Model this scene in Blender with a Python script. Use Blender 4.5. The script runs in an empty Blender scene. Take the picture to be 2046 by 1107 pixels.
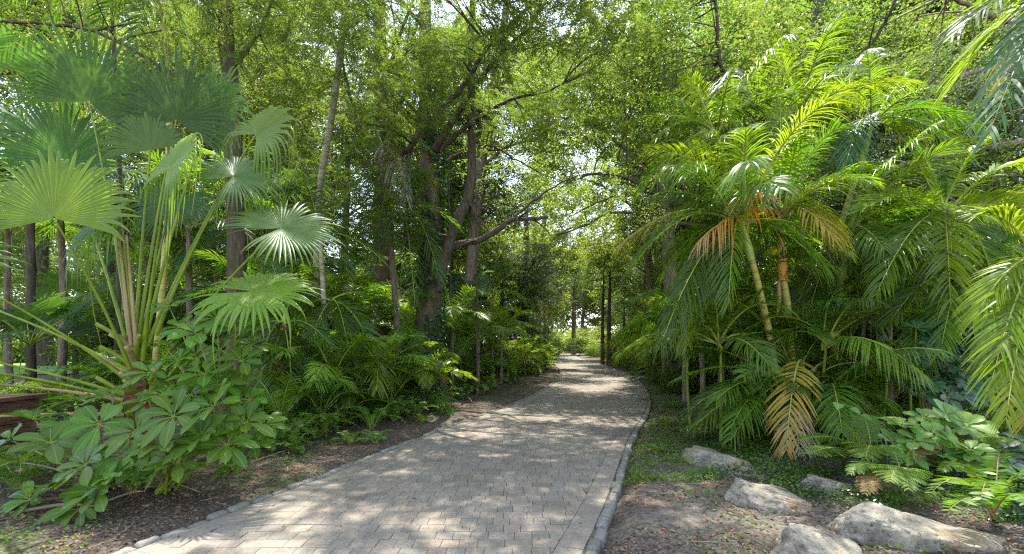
import bpy, math, random
import numpy as np
from mathutils import Vector, noise as mnoise

D = bpy.data
SC = bpy.context.scene
COL = SC.collection
PI = math.pi
FPX, CAM_H, HOR, CXP = 880.0, 1.65, 685.0, 1023.0
RNG = np.random.default_rng(7)
random.seed(7)


def at(px, py, Y):
    return np.array([(px - CXP) / FPX * Y, Y, CAM_H + (HOR - py) / FPX * Y])


def gy(py):
    return FPX * CAM_H / (py - HOR)


def nrm(a):
    a = np.asarray(a, float)
    return a / (np.linalg.norm(a, axis=-1, keepdims=True) + 1e-9)


# ------------------------------------------------------------------ mesh builder
class MB:
    def __init__(s):
        s.v, s.f, s.a, s.m, s.n = [], [], [], [], 0

    def add(s, V, F, A=None, mi=0):
        V = np.asarray(V, float).reshape(-1, 3)
        F = np.asarray(F, int).reshape(-1, 4)
        if A is None:
            A = np.zeros((len(V), 3))
        s.v.append(V)
        s.f.append(F + s.n)
        s.a.append(np.asarray(A, float).reshape(-1, 3))
        s.m.append(np.full(len(F), mi))
        s.n += len(V)

    def mesh(s, name, mats, origin=(0, 0, 0), smooth=True):
        V = np.concatenate(s.v) - np.asarray(origin, float)
        F = np.concatenate(s.f)
        A = np.concatenate(s.a)
        M = np.concatenate(s.m)
        me = D.meshes.new(name)
        me.vertices.add(len(V))
        me.vertices.foreach_set('co', V.astype(np.float32).ravel())
        me.loops.add(F.size)
        me.loops.foreach_set('vertex_index', F.astype(np.int32).ravel())
        me.polygons.add(len(F))
        me.polygons.foreach_set('loop_start', (np.arange(len(F)) * 4).astype(np.int32))
        me.polygons.foreach_set('material_index', M.astype(np.int32))
        me.polygons.foreach_set('use_smooth', np.full(len(F), smooth))
        at_ = me.attributes.new('lf', 'FLOAT_VECTOR', 'POINT')
        at_.data.foreach_set('vector', A.astype(np.float32).ravel())
        for m in (mats if isinstance(mats, (list, tuple)) else [mats]):
            me.materials.append(m)
        me.update(calc_edges=True)
        return me


def link(name, me, parent=None):
    o = D.objects.new(name, me)
    COL.objects.link(o)
    if parent is not None:
        o.parent = parent
    return o


def root_of(o):
    while o.parent is not None:
        o = o.parent
    return o


def part(name, mb, mats, parent, smooth=True):
    return link(name, mb.mesh(name, mats, root_of(parent)['_o'].to_list() if '_o' in root_of(parent) else (0, 0, 0), smooth), parent)


def tag(o, label=None, cat=None, group=None, kind=None):
    if label: o['label'] = label
    if cat: o['category'] = cat
    if group: o['group'] = group
    if kind: o['kind'] = kind
    return o


def thing(name, label, cat, loc, group=None):
    o = link(name, None)
    o.location = [float(c) for c in loc]
    o['_o'] = [float(c) for c in loc]
    return tag(o, label, cat, group)


KIDS = {}


def copy_tree(o, parent=None):
    c = o.copy()
    COL.objects.link(c)
    c.parent = parent
    for ch in list(o.children):
        copy_tree(ch, c)
    return c


def place(proto, used, loc, rz, s=1.0, label=None, group=None, tilt=0.0):
    """first use moves the prototype itself, later ones copy it"""
    o = proto if not used.get(proto.name) else copy_tree(proto)
    used[proto.name] = True
    o.location = [float(c) for c in loc]
    o.rotation_euler = (tilt, 0, rz)
    o.scale = (s, s, s)
    if label: o['label'] = label
    if group: o['group'] = group
    return o


# ------------------------------------------------------------------ materials
def new_mat(name):
    m = D.materials.new(name)
    m.use_nodes = True
    nt = m.node_tree
    nt.nodes.clear()
    return m, nt


def nd(nt, t, **kw):
    n = nt.nodes.new(t)
    for k, v in kw.items():
        setattr(n, k, v)
    return n


def rgb(c):
    return (c[0], c[1], c[2], 1.0)


def mixc(nt, fac, a, b, blend='MIX'):
    n = nd(nt, 'ShaderNodeMix', data_type='RGBA', blend_type=blend)
    if hasattr(fac, 'is_linked'): nt.links.new(fac, n.inputs[0])
    else: n.inputs[0].default_value = fac
    for i, x in ((6, a), (7, b)):
        if hasattr(x, 'is_linked'): nt.links.new(x, n.inputs[i])
        else: n.inputs[i].default_value = rgb(x)
    return n.outputs[2]


def mathn(nt, op, a, b=0.0, clamp=False):
    n = nd(nt, 'ShaderNodeMath', operation=op, use_clamp=clamp)
    for i, x in ((0, a), (1, b)):
        if hasattr(x, 'is_linked'): nt.links.new(x, n.inputs[i])
        else: n.inputs[i].default_value = x
    return n.outputs[0]


def ramp(nt, fac, stops):
    n = nd(nt, 'ShaderNodeValToRGB')
    e = n.color_ramp.elements
    while len(e) < len(stops): e.new(0.5)
    for i, (p, c) in enumerate(stops):
        e[i].position = p
        e[i].color = rgb(c) if len(c) == 3 else c
    nt.links.new(fac, n.inputs[0])
    return n.outputs[0]


def noise_tex(nt, scale, detail=4, rough=0.6, coord='Object', sc=(1, 1, 1)):
    tc = nd(nt, 'ShaderNodeTexCoord')
    mp = nd(nt, 'ShaderNodeMapping')
    mp.inputs['Scale'].default_value = sc
    nt.links.new(tc.outputs[coord], mp.inputs[0])
    n = nd(nt, 'ShaderNodeTexNoise')
    n.inputs['Scale'].default_value = scale
    n.inputs['Detail'].default_value = detail
    n.inputs['Roughness'].default_value = rough
    nt.links.new(mp.outputs[0], n.inputs['Vector'])
    return n.outputs['Fac']


def leaf_mat(name, c1, c2, rough=0.4, spec=0.5, tw=0.42, tc=(1.5, 1.55, 0.7), mid=None, midw=0.12, c3=None, grad=None, gpow=1.6, tip=None):
    m, nt = new_mat(name)
    geo = nd(nt, 'ShaderNodeNewGeometry')
    oi = nd(nt, 'ShaderNodeObjectInfo')
    r = geo.outputs['Random Per Island']
    col = mixc(nt, r, c1, c2)
    if c3 is not None:                                   # a few leaves of another colour
        col = mixc(nt, mathn(nt, 'GREATER_THAN', r, 0.93), col, c3)
    at_ = nd(nt, 'ShaderNodeAttribute', attribute_name='lf')
    sx = nd(nt, 'ShaderNodeSeparateXYZ')
    nt.links.new(at_.outputs['Vector'], sx.inputs[0])
    if grad is not None:                                 # colour change towards the tip (ageing leaf)
        col = mixc(nt, mathn(nt, 'POWER', sx.outputs[1], gpow), col, grad)
    if mid is not None:
        a = mathn(nt, 'ABSOLUTE', sx.outputs[0])
        col = mixc(nt, mathn(nt, 'LESS_THAN', a, midw), col, mid)
    if tip is not None:                                  # withered tips, longer on some leaflets than on others
        e = mathn(nt, 'ADD', 9.0, mathn(nt, 'MULTIPLY', r, 60.0))
        col = mixc(nt, mathn(nt, 'POWER', sx.outputs[2], e, True), col, tip)
    hv = nd(nt, 'ShaderNodeHueSaturation')
    hv.inputs['Saturation'].default_value = 1.0
    nt.links.new(mathn(nt, 'ADD', 0.488, mathn(nt, 'MULTIPLY', oi.outputs['Random'], 0.024)), hv.inputs['Hue'])
    nt.links.new(mathn(nt, 'ADD', 0.82, mathn(nt, 'MULTIPLY', oi.outputs['Random'], 0.36)), hv.inputs['Value'])
    nt.links.new(col, hv.inputs['Color'])
    col = hv.outputs[0]
    p = nd(nt, 'ShaderNodeBsdfPrincipled')
    p.inputs['Roughness'].default_value = rough
    p.inputs['Specular IOR Level'].default_value = spec
    nt.links.new(col, p.inputs['Base Color'])
    t = nd(nt, 'ShaderNodeBsdfTranslucent')
    nt.links.new(mixc(nt, 1.0, col, tc, 'MULTIPLY'), t.inputs['Color'])
    mx = nd(nt, 'ShaderNodeMixShader')
    mx.inputs[0].default_value = tw
    nt.links.new(p.outputs[0], mx.inputs[1])
    nt.links.new(t.outputs[0], mx.inputs[2])
    o = nd(nt, 'ShaderNodeOutputMaterial')
    nt.links.new(mx.outputs[0], o.inputs[0])
    return m


def solid_mat(name, stops, scale=6, sc=(1, 1, 1), rough=0.85, bump=0.4, bscale=25, spec=0.3, detail=6, stain=None, island=None):
    m, nt = new_mat(name)
    f = noise_tex(nt, scale, detail, 0.65, sc=sc)
    col = ramp(nt, f, stops)
    if stain is not None:
        c, sc_, lo, hi = stain
        f2 = noise_tex(nt, sc_, 5, 0.7)
        msk = ramp(nt, f2, [(lo, (0, 0, 0)), (hi, (1, 1, 1))])
        col = mixc(nt, msk, col, c)
    if island is not None:
        geo = nd(nt, 'ShaderNodeNewGeometry')
        k = ramp(nt, geo.outputs['Random Per Island'], [(i / (len(island) - 1), c) for i, c in enumerate(island)])
        col = mixc(nt, 1.0, col, k, 'MULTIPLY')
    p = nd(nt, 'ShaderNodeBsdfPrincipled')
    p.inputs['Roughness'].default_value = rough
    p.inputs['Specular IOR Level'].default_value = spec
    nt.links.new(col, p.inputs['Base Color'])
    if bump:
        fb = noise_tex(nt, bscale, 6, 0.7, sc=sc)
        b = nd(nt, 'ShaderNodeBump')
        b.inputs['Strength'].default_value = bump
        b.inputs['Distance'].default_value = 0.02
        nt.links.new(fb, b.inputs['Height'])
        nt.links.new(b.outputs[0], p.inputs['Normal'])
    o = nd(nt, 'ShaderNodeOutputMaterial')
    nt.links.new(p.outputs[0], o.inputs[0])
    return m


M = {}
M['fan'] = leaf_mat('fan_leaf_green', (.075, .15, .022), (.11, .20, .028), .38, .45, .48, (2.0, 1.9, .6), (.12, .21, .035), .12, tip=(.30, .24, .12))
M['fan_dark'] = leaf_mat('fan_leaf_shaded', (.045, .10, .030), (.07, .14, .036), .55, .22, .44, (1.8, 1.75, .6), (.085, .15, .045), .12, tip=(.30, .24, .12))  # darker copy of the fan leaf: shade put into the colour
M['fan_pale'] = leaf_mat('fan_leaf_backlit', (.15, .26, .025), (.19, .31, .03), .4, .4, .52, (1.8, 1.65, .5), (.25, .36, .06), .14, tip=(.30, .24, .12))  # paler copy of the fan leaf: backlit glow put into the colour
M['petiole'] = solid_mat('petiole_green', [(.35, (.12, .19, .014)), (.65, (.22, .275, .022))], 5, (1, 1, .3), .5, .1, 30, .22)
M['petiole_old'] = solid_mat('petiole_brown', [(.35, (.25, .17, .08)), (.65, (.36, .27, .14))], 5, (1, 1, .3), .6, .2, 30, .4)
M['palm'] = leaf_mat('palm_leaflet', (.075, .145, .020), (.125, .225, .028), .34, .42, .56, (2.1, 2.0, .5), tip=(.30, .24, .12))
M['palm_lit'] = leaf_mat('palm_leaflet_sunlit', (.14, .23, .022), (.20, .30, .03), .36, .42, .56, (1.9, 1.7, .45), tip=(.30, .24, .12))  # lighter copy of the palm leaflet, sunlight put into its colour
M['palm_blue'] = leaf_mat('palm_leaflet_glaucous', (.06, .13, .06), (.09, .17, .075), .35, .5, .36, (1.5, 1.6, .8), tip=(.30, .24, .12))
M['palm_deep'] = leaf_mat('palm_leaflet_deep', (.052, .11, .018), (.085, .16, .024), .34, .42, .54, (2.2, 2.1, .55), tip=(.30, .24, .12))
M['palm_yellow'] = leaf_mat('palm_leaflet_yellowing', (.36, .30, .03), (.46, .36, .04), .45, .4, .42, (1.3, 1.15, .5), grad=(.40, .20, .04), gpow=2.4, tip=(.3, .24, .18))
M['palm_half'] = leaf_mat('palm_leaflet_yellow_tips', (.09, .17, .025), (.16, .22, .03), .36, .5, .42, (1.7, 1.6, .5), grad=(.40, .30, .04), tip=(.30, .24, .12))
M['palm_orange'] = leaf_mat('palm_leaflet_orange', (.62, .21, .015), (.66, .33, .02), .55, .3, .45, (1.3, 1.0, .4), grad=(.30, .25, .20), gpow=3.0)
M['palm_dry'] = leaf_mat('palm_leaflet_dry', (.26, .22, .17), (.38, .34, .27), .7, .3, .25, (1.1, 1.0, .8))
M['rachis'] = solid_mat('rachis_yellowgreen', [(.35, (.20, .27, .04)), (.65, (.34, .34, .06))], 5, (1, 1, 1), .45, 0, 30, .5)
M['rachis_dry'] = solid_mat('rachis_brown', [(.35, (.22, .13, .06)), (.65, (.34, .22, .1))], 5, (1, 1, 1), .6, 0, 30, .4)
M['umbrella'] = leaf_mat('umbrella_leaf', (.062, .142, .014), (.11, .205, .022), .36, .30, .42, (1.9, 1.75, .45), (.19, .27, .055), .06, c3=(.24, .21, .03))
M['arbor'] = leaf_mat('dwarf_umbrella_leaf', (.03, .08, .03), (.045, .11, .04), .34, .35, .28, (1.5, 1.6, .7), (.08, .15, .06), .07)
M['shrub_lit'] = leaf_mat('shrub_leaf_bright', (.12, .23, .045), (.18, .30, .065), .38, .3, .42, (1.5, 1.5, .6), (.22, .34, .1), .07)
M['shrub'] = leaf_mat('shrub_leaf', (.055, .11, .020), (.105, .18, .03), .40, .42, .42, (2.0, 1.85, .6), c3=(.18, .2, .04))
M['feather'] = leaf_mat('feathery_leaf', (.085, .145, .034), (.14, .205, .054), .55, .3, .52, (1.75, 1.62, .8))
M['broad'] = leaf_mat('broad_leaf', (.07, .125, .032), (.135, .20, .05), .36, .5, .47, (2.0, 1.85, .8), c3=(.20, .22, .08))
M['sunny'] = leaf_mat('sunlit_leaf', (.15, .225, .05), (.235, .30, .085), .45, .4, .52, (1.6, 1.45, .75))  # lightened leaf colour standing in for sun on crowns and bushes
M['grey_leaf'] = leaf_mat('greyish_leaf', (.07, .12, .06), (.12, .17, .09), .38, .5, .4, (1.5, 1.5, .8))
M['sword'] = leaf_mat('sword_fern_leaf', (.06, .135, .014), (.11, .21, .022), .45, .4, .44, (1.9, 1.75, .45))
M['sword_lit'] = leaf_mat('sword_fern_leaf_sunlit', (.11, .22, .02), (.16, .28, .03), .45, .4, .44, (1.6, 1.5, .45))  # brighter copy of the sword fern leaf, coloured as if sunlit
M['lace'] = leaf_mat('lace_fern_leaf', (.11, .22, .03), (.16, .28, .04), .5, .3, .42, (1.4, 1.4, .5))
M['fern_dry'] = leaf_mat('fern_leaf_dry', (.20, .11, .05), (.30, .19, .09), .7, .3, .3, (1.1, 1, .8))
M['ivy'] = leaf_mat('ivy_leaf', (.022, .065, .015), (.045, .11, .022), .34, .5, .3, (1.7, 1.8, .7))
M['strap'] = leaf_mat('strap_leaf', (.05, .12, .035), (.08, .17, .045), .4, .5, .35, (1.6, 1.7, .7))
M['cover'] = leaf_mat('ground_cover_leaf', (.07, .15, .014), (.13, .23, .022), .45, .4, .4, (1.7, 1.6, .45))
M['litter'] = leaf_mat('dead_leaf', (.09, .06, .036), (.26, .19, .125), .75, .3, .15, (1.1, 1, .8), c3=(.36, .14, .05))
M['twig'] = solid_mat('twig_brown', [(.3, (.17, .12, .08)), (.7, (.36, .29, .2))], 3, rough=.9, bump=0)
M['grass'] = leaf_mat('lawn_grass', (.10, .22, .03), (.16, .30, .04), .5, .4, .4, (1.4, 1.4, .5))
M['bark_red'] = solid_mat('bark_reddish', [(.3, (.038, .025, .018)), (.5, (.12, .073, .049)), (.72, (.235, .15, .102))], 7, (3, 3, .35), .92, .9, 16, .2, stain=((.055, .065, .03), 1.1, .46, .62))
M['bark_brown'] = solid_mat('bark_brown', [(.3, (.03, .023, .018)), (.5, (.09, .067, .049)), (.72, (.19, .148, .11))], 7, (3, 3, .5), .92, .8, 18, .2, stain=((.06, .07, .035), 1.6, .5, .68))
M['bark_grey'] = solid_mat('bark_grey_brown', [(.3, (.075, .05, .035)), (.5, (.20, .15, .11)), (.72, (.34, .28, .22))], 7, (3, 3, .5), .92, .8, 18, .2, stain=((.08, .09, .05), 1.6, .56, .74))
M['bark_dark'] = solid_mat('bark_dark', [(.3, (.035, .026, .02)), (.55, (.10, .075, .055)), (.75, (.19, .15, .12))], 7, (3, 3, .5), .92, .8, 18, .2, stain=((.05, .07, .03), 1.6, .5, .7))
M['fibre'] = solid_mat('trunk_fibre', [(.3, (.07, .035, .02)), (.5, (.20, .10, .05)), (.75, (.36, .2, .1))], 9, (1, 1, 3), .95, 1.0, 30, .1)


def ring_mat(name, c1, c2, c3, freq):
    m, nt = new_mat(name)
    at_ = nd(nt, 'ShaderNodeAttribute', attribute_name='lf')
    sx = nd(nt, 'ShaderNodeSeparateXYZ')
    nt.links.new(at_.outputs['Vector'], sx.inputs[0])
    fr = mathn(nt, 'FRACT', mathn(nt, 'MULTIPLY', sx.outputs[1], freq))
    rings = mathn(nt, 'LESS_THAN', fr, 0.10)
    n = noise_tex(nt, 6, 5, .6)
    col = ramp(nt, n, [(.35, c1), (.65, c2)])
    col = mixc(nt, rings, col, c3)
    p = nd(nt, 'ShaderNodeBsdfPrincipled')
    p.inputs['Roughness'].default_value = .5
    nt.links.new(col, p.inputs['Base Color'])
    b = nd(nt, 'ShaderNodeBump')
    b.inputs['Strength'].default_value = .3
    b.inputs['Distance'].default_value = .01
    nt.links.new(mathn(nt, 'ADD', mathn(nt, 'MULTIPLY', rings, -1.0), n), b.inputs['Height'])
    nt.links.new(b.outputs[0], p.inputs['Normal'])
    o = nd(nt, 'ShaderNodeOutputMaterial')
    nt.links.new(p.outputs[0], o.inputs[0])
    return m


M['cane'] = ring_mat('cane_yellowgreen', (.27, .28, .05), (.46, .37, .07), (.22, .17, .07), 1.0)
M['cane_pale'] = ring_mat('cane_pale', (.25, .20, .12), (.36, .31, .20), (.19, .15, .09), 1.0)
M['shaft'] = solid_mat('crownshaft_green', [(.35, (.22, .33, .06)), (.65, (.36, .42, .09))], 4, (1, 1, .4), .4, .1, 20, .5)
M['shaft_orange'] = solid_mat('crownshaft_orange', [(.35, (.58, .27, .045)), (.65, (.64, .40, .09))], 4, (2, 2, .3), .5, .15, 20, .5)


# ------------------------------------------------------------------ shapes
def tube(mb, pts, rad, sides=8, rough=0.0, seed=0, mi=0, vscale=1.0, cap=True, flute=0.0):
    pts = np.asarray(pts, float)
    n = len(pts)
    rad = np.interp(np.linspace(0, 1, n), np.linspace(0, 1, len(rad)), rad)
    T = nrm(np.gradient(pts, axis=0))
    ref = np.array([1.0, 0, 0]) if abs(nrm(pts[-1] - pts[0])[0]) < .8 else np.array([0, 1.0, 0])
    A = nrm(np.cross(T, ref))
    B = np.cross(T, A)
    th = np.arange(sides) / sides * 2 * PI
    r = rad[:, None] * np.ones((1, sides))
    if rough:
        rr = np.random.default_rng(seed)
        prof = rr.normal(0, 1, sides)
        prof = (prof + np.roll(prof, 1)) / 2
        r = r * (1 + rough * (.6 * prof[None, :] + .5 * rr.normal(0, 1, (n, sides))))
    if flute:
        base = np.clip(1 - np.linspace(0, 1, n) * 7, 0, 1)[:, None]
        r = r * (1 + flute * base * (1 + .35 * np.cos(th * 5 + seed))[None, :])
    V = pts[:, None, :] + r[:, :, None] * (np.cos(th)[None, :, None] * A[:, None, :] + np.sin(th)[None, :, None] * B[:, None, :])
    L = np.concatenate([[0], np.cumsum(np.linalg.norm(np.diff(pts, axis=0), axis=1))]) * vscale
    AT = np.zeros((n, sides, 3))
    AT[:, :, 1] = L[:, None]
    i = np.arange(n - 1)[:, None] * sides
    j = np.arange(sides)[None, :]
    k = (j + 1) % sides
    F = np.stack([i + j, i + k, i + sides + k, i + sides + j], -1).reshape(-1, 4)
    V = V.reshape(-1, 3)
    AT = AT.reshape(-1, 3)
    if cap:
        V = np.vstack([V, pts[-1]])
        AT = np.vstack([AT, AT[-1]])
        c = len(V) - 1
        o = (n - 1) * sides
        F = np.vstack([F, [[o + q, o + (q + 1) % sides, o + (q + 2) % sides, c] for q in range(0, sides, 2)]])
    mb.add(V, F, AT, mi)


def smooth_path(pts, n=40):
    pts = np.asarray(pts, float)
    if len(pts) < 3:
        t = np.linspace(0, 1, n)[:, None]
        return pts[0] * (1 - t) + pts[-1] * t
    P = np.vstack([2 * pts[0] - pts[1], pts, 2 * pts[-1] - pts[-2]])
    out = []
    u = np.linspace(0, len(pts) - 1 - 1e-6, n)
    for x in u:
        i = int(x)
        t = x - i
        p0, p1, p2, p3 = P[i], P[i + 1], P[i + 2], P[i + 3]
        out.append(.5 * ((2 * p1) + (-p0 + p2) * t + (2 * p0 - 5 * p1 + 4 * p2 - p3) * t * t + (-p0 + 3 * p1 - 3 * p2 + p3) * t ** 3))
    return np.array(out)


def bez(P0, P1, P2, t):
    t = np.asarray(t)[:, None]
    return (1 - t) ** 2 * P0 + 2 * t * (1 - t) * P1 + t * t * P2


def frond(P0, P2, lift, n=38, ll=.5, lw=.016, v=28, droop=.28, a0=68, a1=28, t0=.16, roll=0, rng=None, rr=.014, q=5, ragged=0.05):
    """one feather leaf from base P0 to tip P2, its midrib bowed up by lift: (leaflets, midrib)"""
    rng = rng or RNG
    P0 = np.asarray(P0, float)
    P2 = np.asarray(P2, float)
    P1 = (P0 * .55 + P2 * .45) + np.array([0, 0, lift])
    h = P2 - P0
    h[2] = 0
    if np.linalg.norm(h) < .05:
        h = np.array([.3, -1, 0])
    S0 = nrm(np.cross(nrm(h), [0, 0, 1.0]))
    tt = t0 + (1 - t0) * (np.arange(n) + .5) / n
    tt = np.concatenate([tt + rng.uniform(-.3, .3, n) * (1 - t0) / n for _ in range(2)])
    tt = np.clip(tt, 0, 1)
    side = np.concatenate([np.ones(n), -np.ones(n)])
    if ragged:
        keep = rng.random(2 * n) > ragged
        tt, side = tt[keep], side[keep]
    u = (tt - t0) / (1 - t0)
    p = bez(P0, P1, P2, tt)
    T = nrm(2 * (1 - tt)[:, None] * (P1 - P0) + 2 * tt[:, None] * (P2 - P1))
    N = np.cross(S0[None, :], T)
    ro = roll
    S = S0[None, :] * math.cos(ro) + N * math.sin(ro)
    N = np.cross(S, T)
    al = np.radians(a0 + (a1 - a0) * u + rng.normal(0, 4, len(u)))
    vv = np.radians(v + rng.normal(0, 6, len(u)))
    d = np.cos(al)[:, None] * T + np.sin(al)[:, None] * (side[:, None] * S * np.cos(vv)[:, None] + N * np.sin(vv)[:, None])
    L = ll * np.power(np.sin(PI * (.14 + .78 * u)), .75) * rng.uniform(.88, 1.08, len(u))
    qs = np.linspace(0, 1, q)
    g = np.array([0, 0, -1.0])
    dr = droop * rng.uniform(.7, 1.35, len(u))
    pos = p[:, None, :] + d[:, None, :] * (L[:, None] * qs[None, :])[:, :, None] + g * ((dr * L)[:, None] * qs[None, :] ** 2)[:, :, None]
    W = nrm(T - (T * d).sum(1)[:, None] * d)
    tw = rng.normal(0, .35, len(u))
    Nn = np.cross(d, W)
    W = W * np.cos(tw)[:, None] + Nn * np.sin(tw)[:, None]
    prof = np.interp(qs, [0, .2, .55, .85, 1], [.4, 1, .95, .5, .04])
    hw = lw * (0.6 + .4 * L / ll)[:, None] * prof[None, :]
    V = np.stack([pos - W[:, None, :] * hw[:, :, None], pos + W[:, None, :] * hw[:, :, None]], 2)
    K = len(u)
    A = np.zeros((K, q, 2, 3))
    A[:, :, 0, 0] = -1
    A[:, :, 1, 0] = 1
    A[:, :, :, 1] = (u[:, None] * .75 + qs[None, :] * .25)[:, :, None]
    A[:, :, :, 2] = qs[None, :, None]
    b = (np.arange(K) * q * 2)[:, None] + (np.arange(q - 1) * 2)[None, :]
    F = np.stack([b, b + 1, b + 3, b + 2], -1)
    lb = MB()
    lb.add(V, F, A)
    rb = MB()
    tube(rb, bez(P0, P1, P2, np.linspace(0, 1, 14)), [rr * 1.5, rr, rr * .6, rr * .2], 5)
    return lb, rb


def add_frond(parent, P0, P2, lift, mat, rmat=None, label=None, **kw):
    lb, rb = frond(P0, P2, lift, **kw)
    f = part('frond', lb, mat, parent)
    if label: f['label'] = label
    part('midrib', rb, rmat or M['rachis'], f)
    return f


def fan_blade(mb, hub, u, nv, R, span=300, nseg=46, fuse=.58, droop=.25, cup=.12, rng=None, sections=9):
    """pleated palmate blade: hub, centre direction u, face normal nv"""
    rng = rng or RNG
    hub = np.asarray(hub, float)
    nv = nrm(nv)
    u = nrm(np.asarray(u, float) - np.dot(u, nv) * nv)
    w = np.cross(nv, u)
    half = math.radians(span) / 2
    th = (np.arange(nseg) + .5) / nseg * 2 * half - half
    dth = half / nseg
    rs = np.concatenate([np.linspace(.02, fuse, 4), np.linspace(fuse, 1, sections - 4 + 1)[1:]])
    Rl = R * (1 - .22 * (np.abs(th) / half) ** 2) * rng.uniform(.95, 1.04, nseg)
    dr = droop * rng.uniform(.5, 1.6, nseg)
    V = np.zeros((nseg, sections, 3, 3))
    A = np.zeros((nseg, sections, 3, 3))
    fold = .30
    twist = rng.normal(0, .035, nseg)
    fz_ = np.clip(fuse + rng.normal(0, .03, nseg) - (rng.random(nseg) < .10) * rng.uniform(.1, .3, nseg), .2, .8)   # some splits run deep
    dr = dr * np.where(rng.random(nseg) < .08, rng.uniform(2, 4, nseg), 1)                                       # and some segments hang
    for k, r in enumerate(rs):
        x = np.clip((r - fz_) / (1 - fz_), 0, 1)
        ww = np.where(r <= fz_, math.tan(dth) * r, math.tan(dth) * fz_ * (1 - x) ** .8 * .96 + .0015)
        for j, sgn in ((0, -1), (1, 0), (2, 1)):
            t2 = th + twist * max(0, r - fuse)
            e = np.cos(t2)[:, None] * u + np.sin(t2)[:, None] * w
            s = -np.sin(t2)[:, None] * u + np.cos(t2)[:, None] * w
            fz = (ww * fold) * (1 if sgn == 0 else -1)
            c = cup * r * r * (.4 + .6 * np.abs(th) / half)
            P = hub + Rl[:, None] * (r * e + sgn * ww[:, None] * s + fz[:, None] * nv + c[:, None] * nv)
            x = max(0.0, (r - fuse * .75) / (1 - fuse * .75))
            P = P + np.array([0, 0, -1.0]) * (dr * Rl * x ** 2.2)[:, None]
            P = P - e * (dr * Rl * .35 * x ** 3)[:, None]
            V[:, k, j] = P
            A[:, k, j, 0] = sgn
            A[:, k, j, 1] = r
            A[:, k, j, 2] = r
    b = (np.arange(nseg) * sections * 3)[:, None] + (np.arange(sections - 1) * 3)[None, :]
    F = np.concatenate([np.stack([b + j, b + j + 1, b + j + 4, b + j + 3], -1).reshape(-1, 4) for j in (0, 1)])
    mb.add(V, F, A)


def leaf_blade(mb, base, d, up, L, W, droop=.25, shape='obovate', nu=7, fold=.18, wave=.0, rng=None):
    """broad leaf: a curved, folded blade"""
    rng = rng or RNG
    d = nrm(d)
    s = nrm(np.cross(d, up))
    n = np.cross(s, d)
    qs = np.linspace(0, 1, nu)
    if shape == 'obovate':
        prof = np.interp(qs, [0, .12, .35, .62, .82, .94, 1], [.06, .32, .78, 1, .82, .38, .02])
    elif shape == 'heart':
        prof = np.interp(qs, [0, .08, .3, .6, .85, 1], [.55, .9, 1, .75, .3, .02])
    else:
        prof = np.interp(qs, [0, .15, .4, .7, 1], [.1, .7, 1, .7, .02])
    ph = rng.uniform(0, 6)
    V = np.zeros((nu, 5, 3))
    A = np.zeros((nu, 5, 3))
    g = np.array([0, 0, -1.0])
    for j, x in enumerate((-1, -.5, 0, .5, 1)):
        V[:, j] = (np.asarray(base) + d * (L * qs)[:, None] + s * (x * W * prof)[:, None]
                   + n * (abs(x) * fold * W * prof + wave * W * np.sin(qs * 9 + ph + x) * abs(x))[:, None] + g * (droop * L * qs ** 2)[:, None])
        A[:, j, 0] = x * np.maximum(prof, .05)
        A[:, j, 1] = qs
    b = (np.arange(nu - 1) * 5)[:, None] + np.arange(4)[None, :]
    F = np.stack([b, b + 1, b + 6, b + 5], -1)
    mb.add(V, F, A)


def rosette(mb, c, axis, R, k=9, W=.27, rng=None, droop=.28, open_=1.15, shape='obovate', tb=None):
    rng = rng or RNG
    axis = nrm(axis)
    a = nrm(np.cross(axis, [.3, .9, .2]))
    b = np.cross(axis, a)
    ph = rng.uniform(0, 6.28)
    for i in range(k):
        t = ph + i / k * 2 * PI + rng.normal(0, .1)
        o = open_ + rng.normal(0, .14)
        d = math.cos(o) * axis + math.sin(o) * (math.cos(t) * a + math.sin(t) * b)
        L = R * rng.uniform(.8, 1.08)
        st = .14 * R
        leaf_blade(mb, c + d * st, d, axis, L - st, L * W * rng.uniform(.9, 1.1) * .5 * 1.35, droop * rng.uniform(.6, 1.4), shape, 7, .15, .05, rng)
        if tb is not None:
            tube(tb, [c, c + d * st * 1.2], [.004, .003], 4, cap=False)


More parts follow.
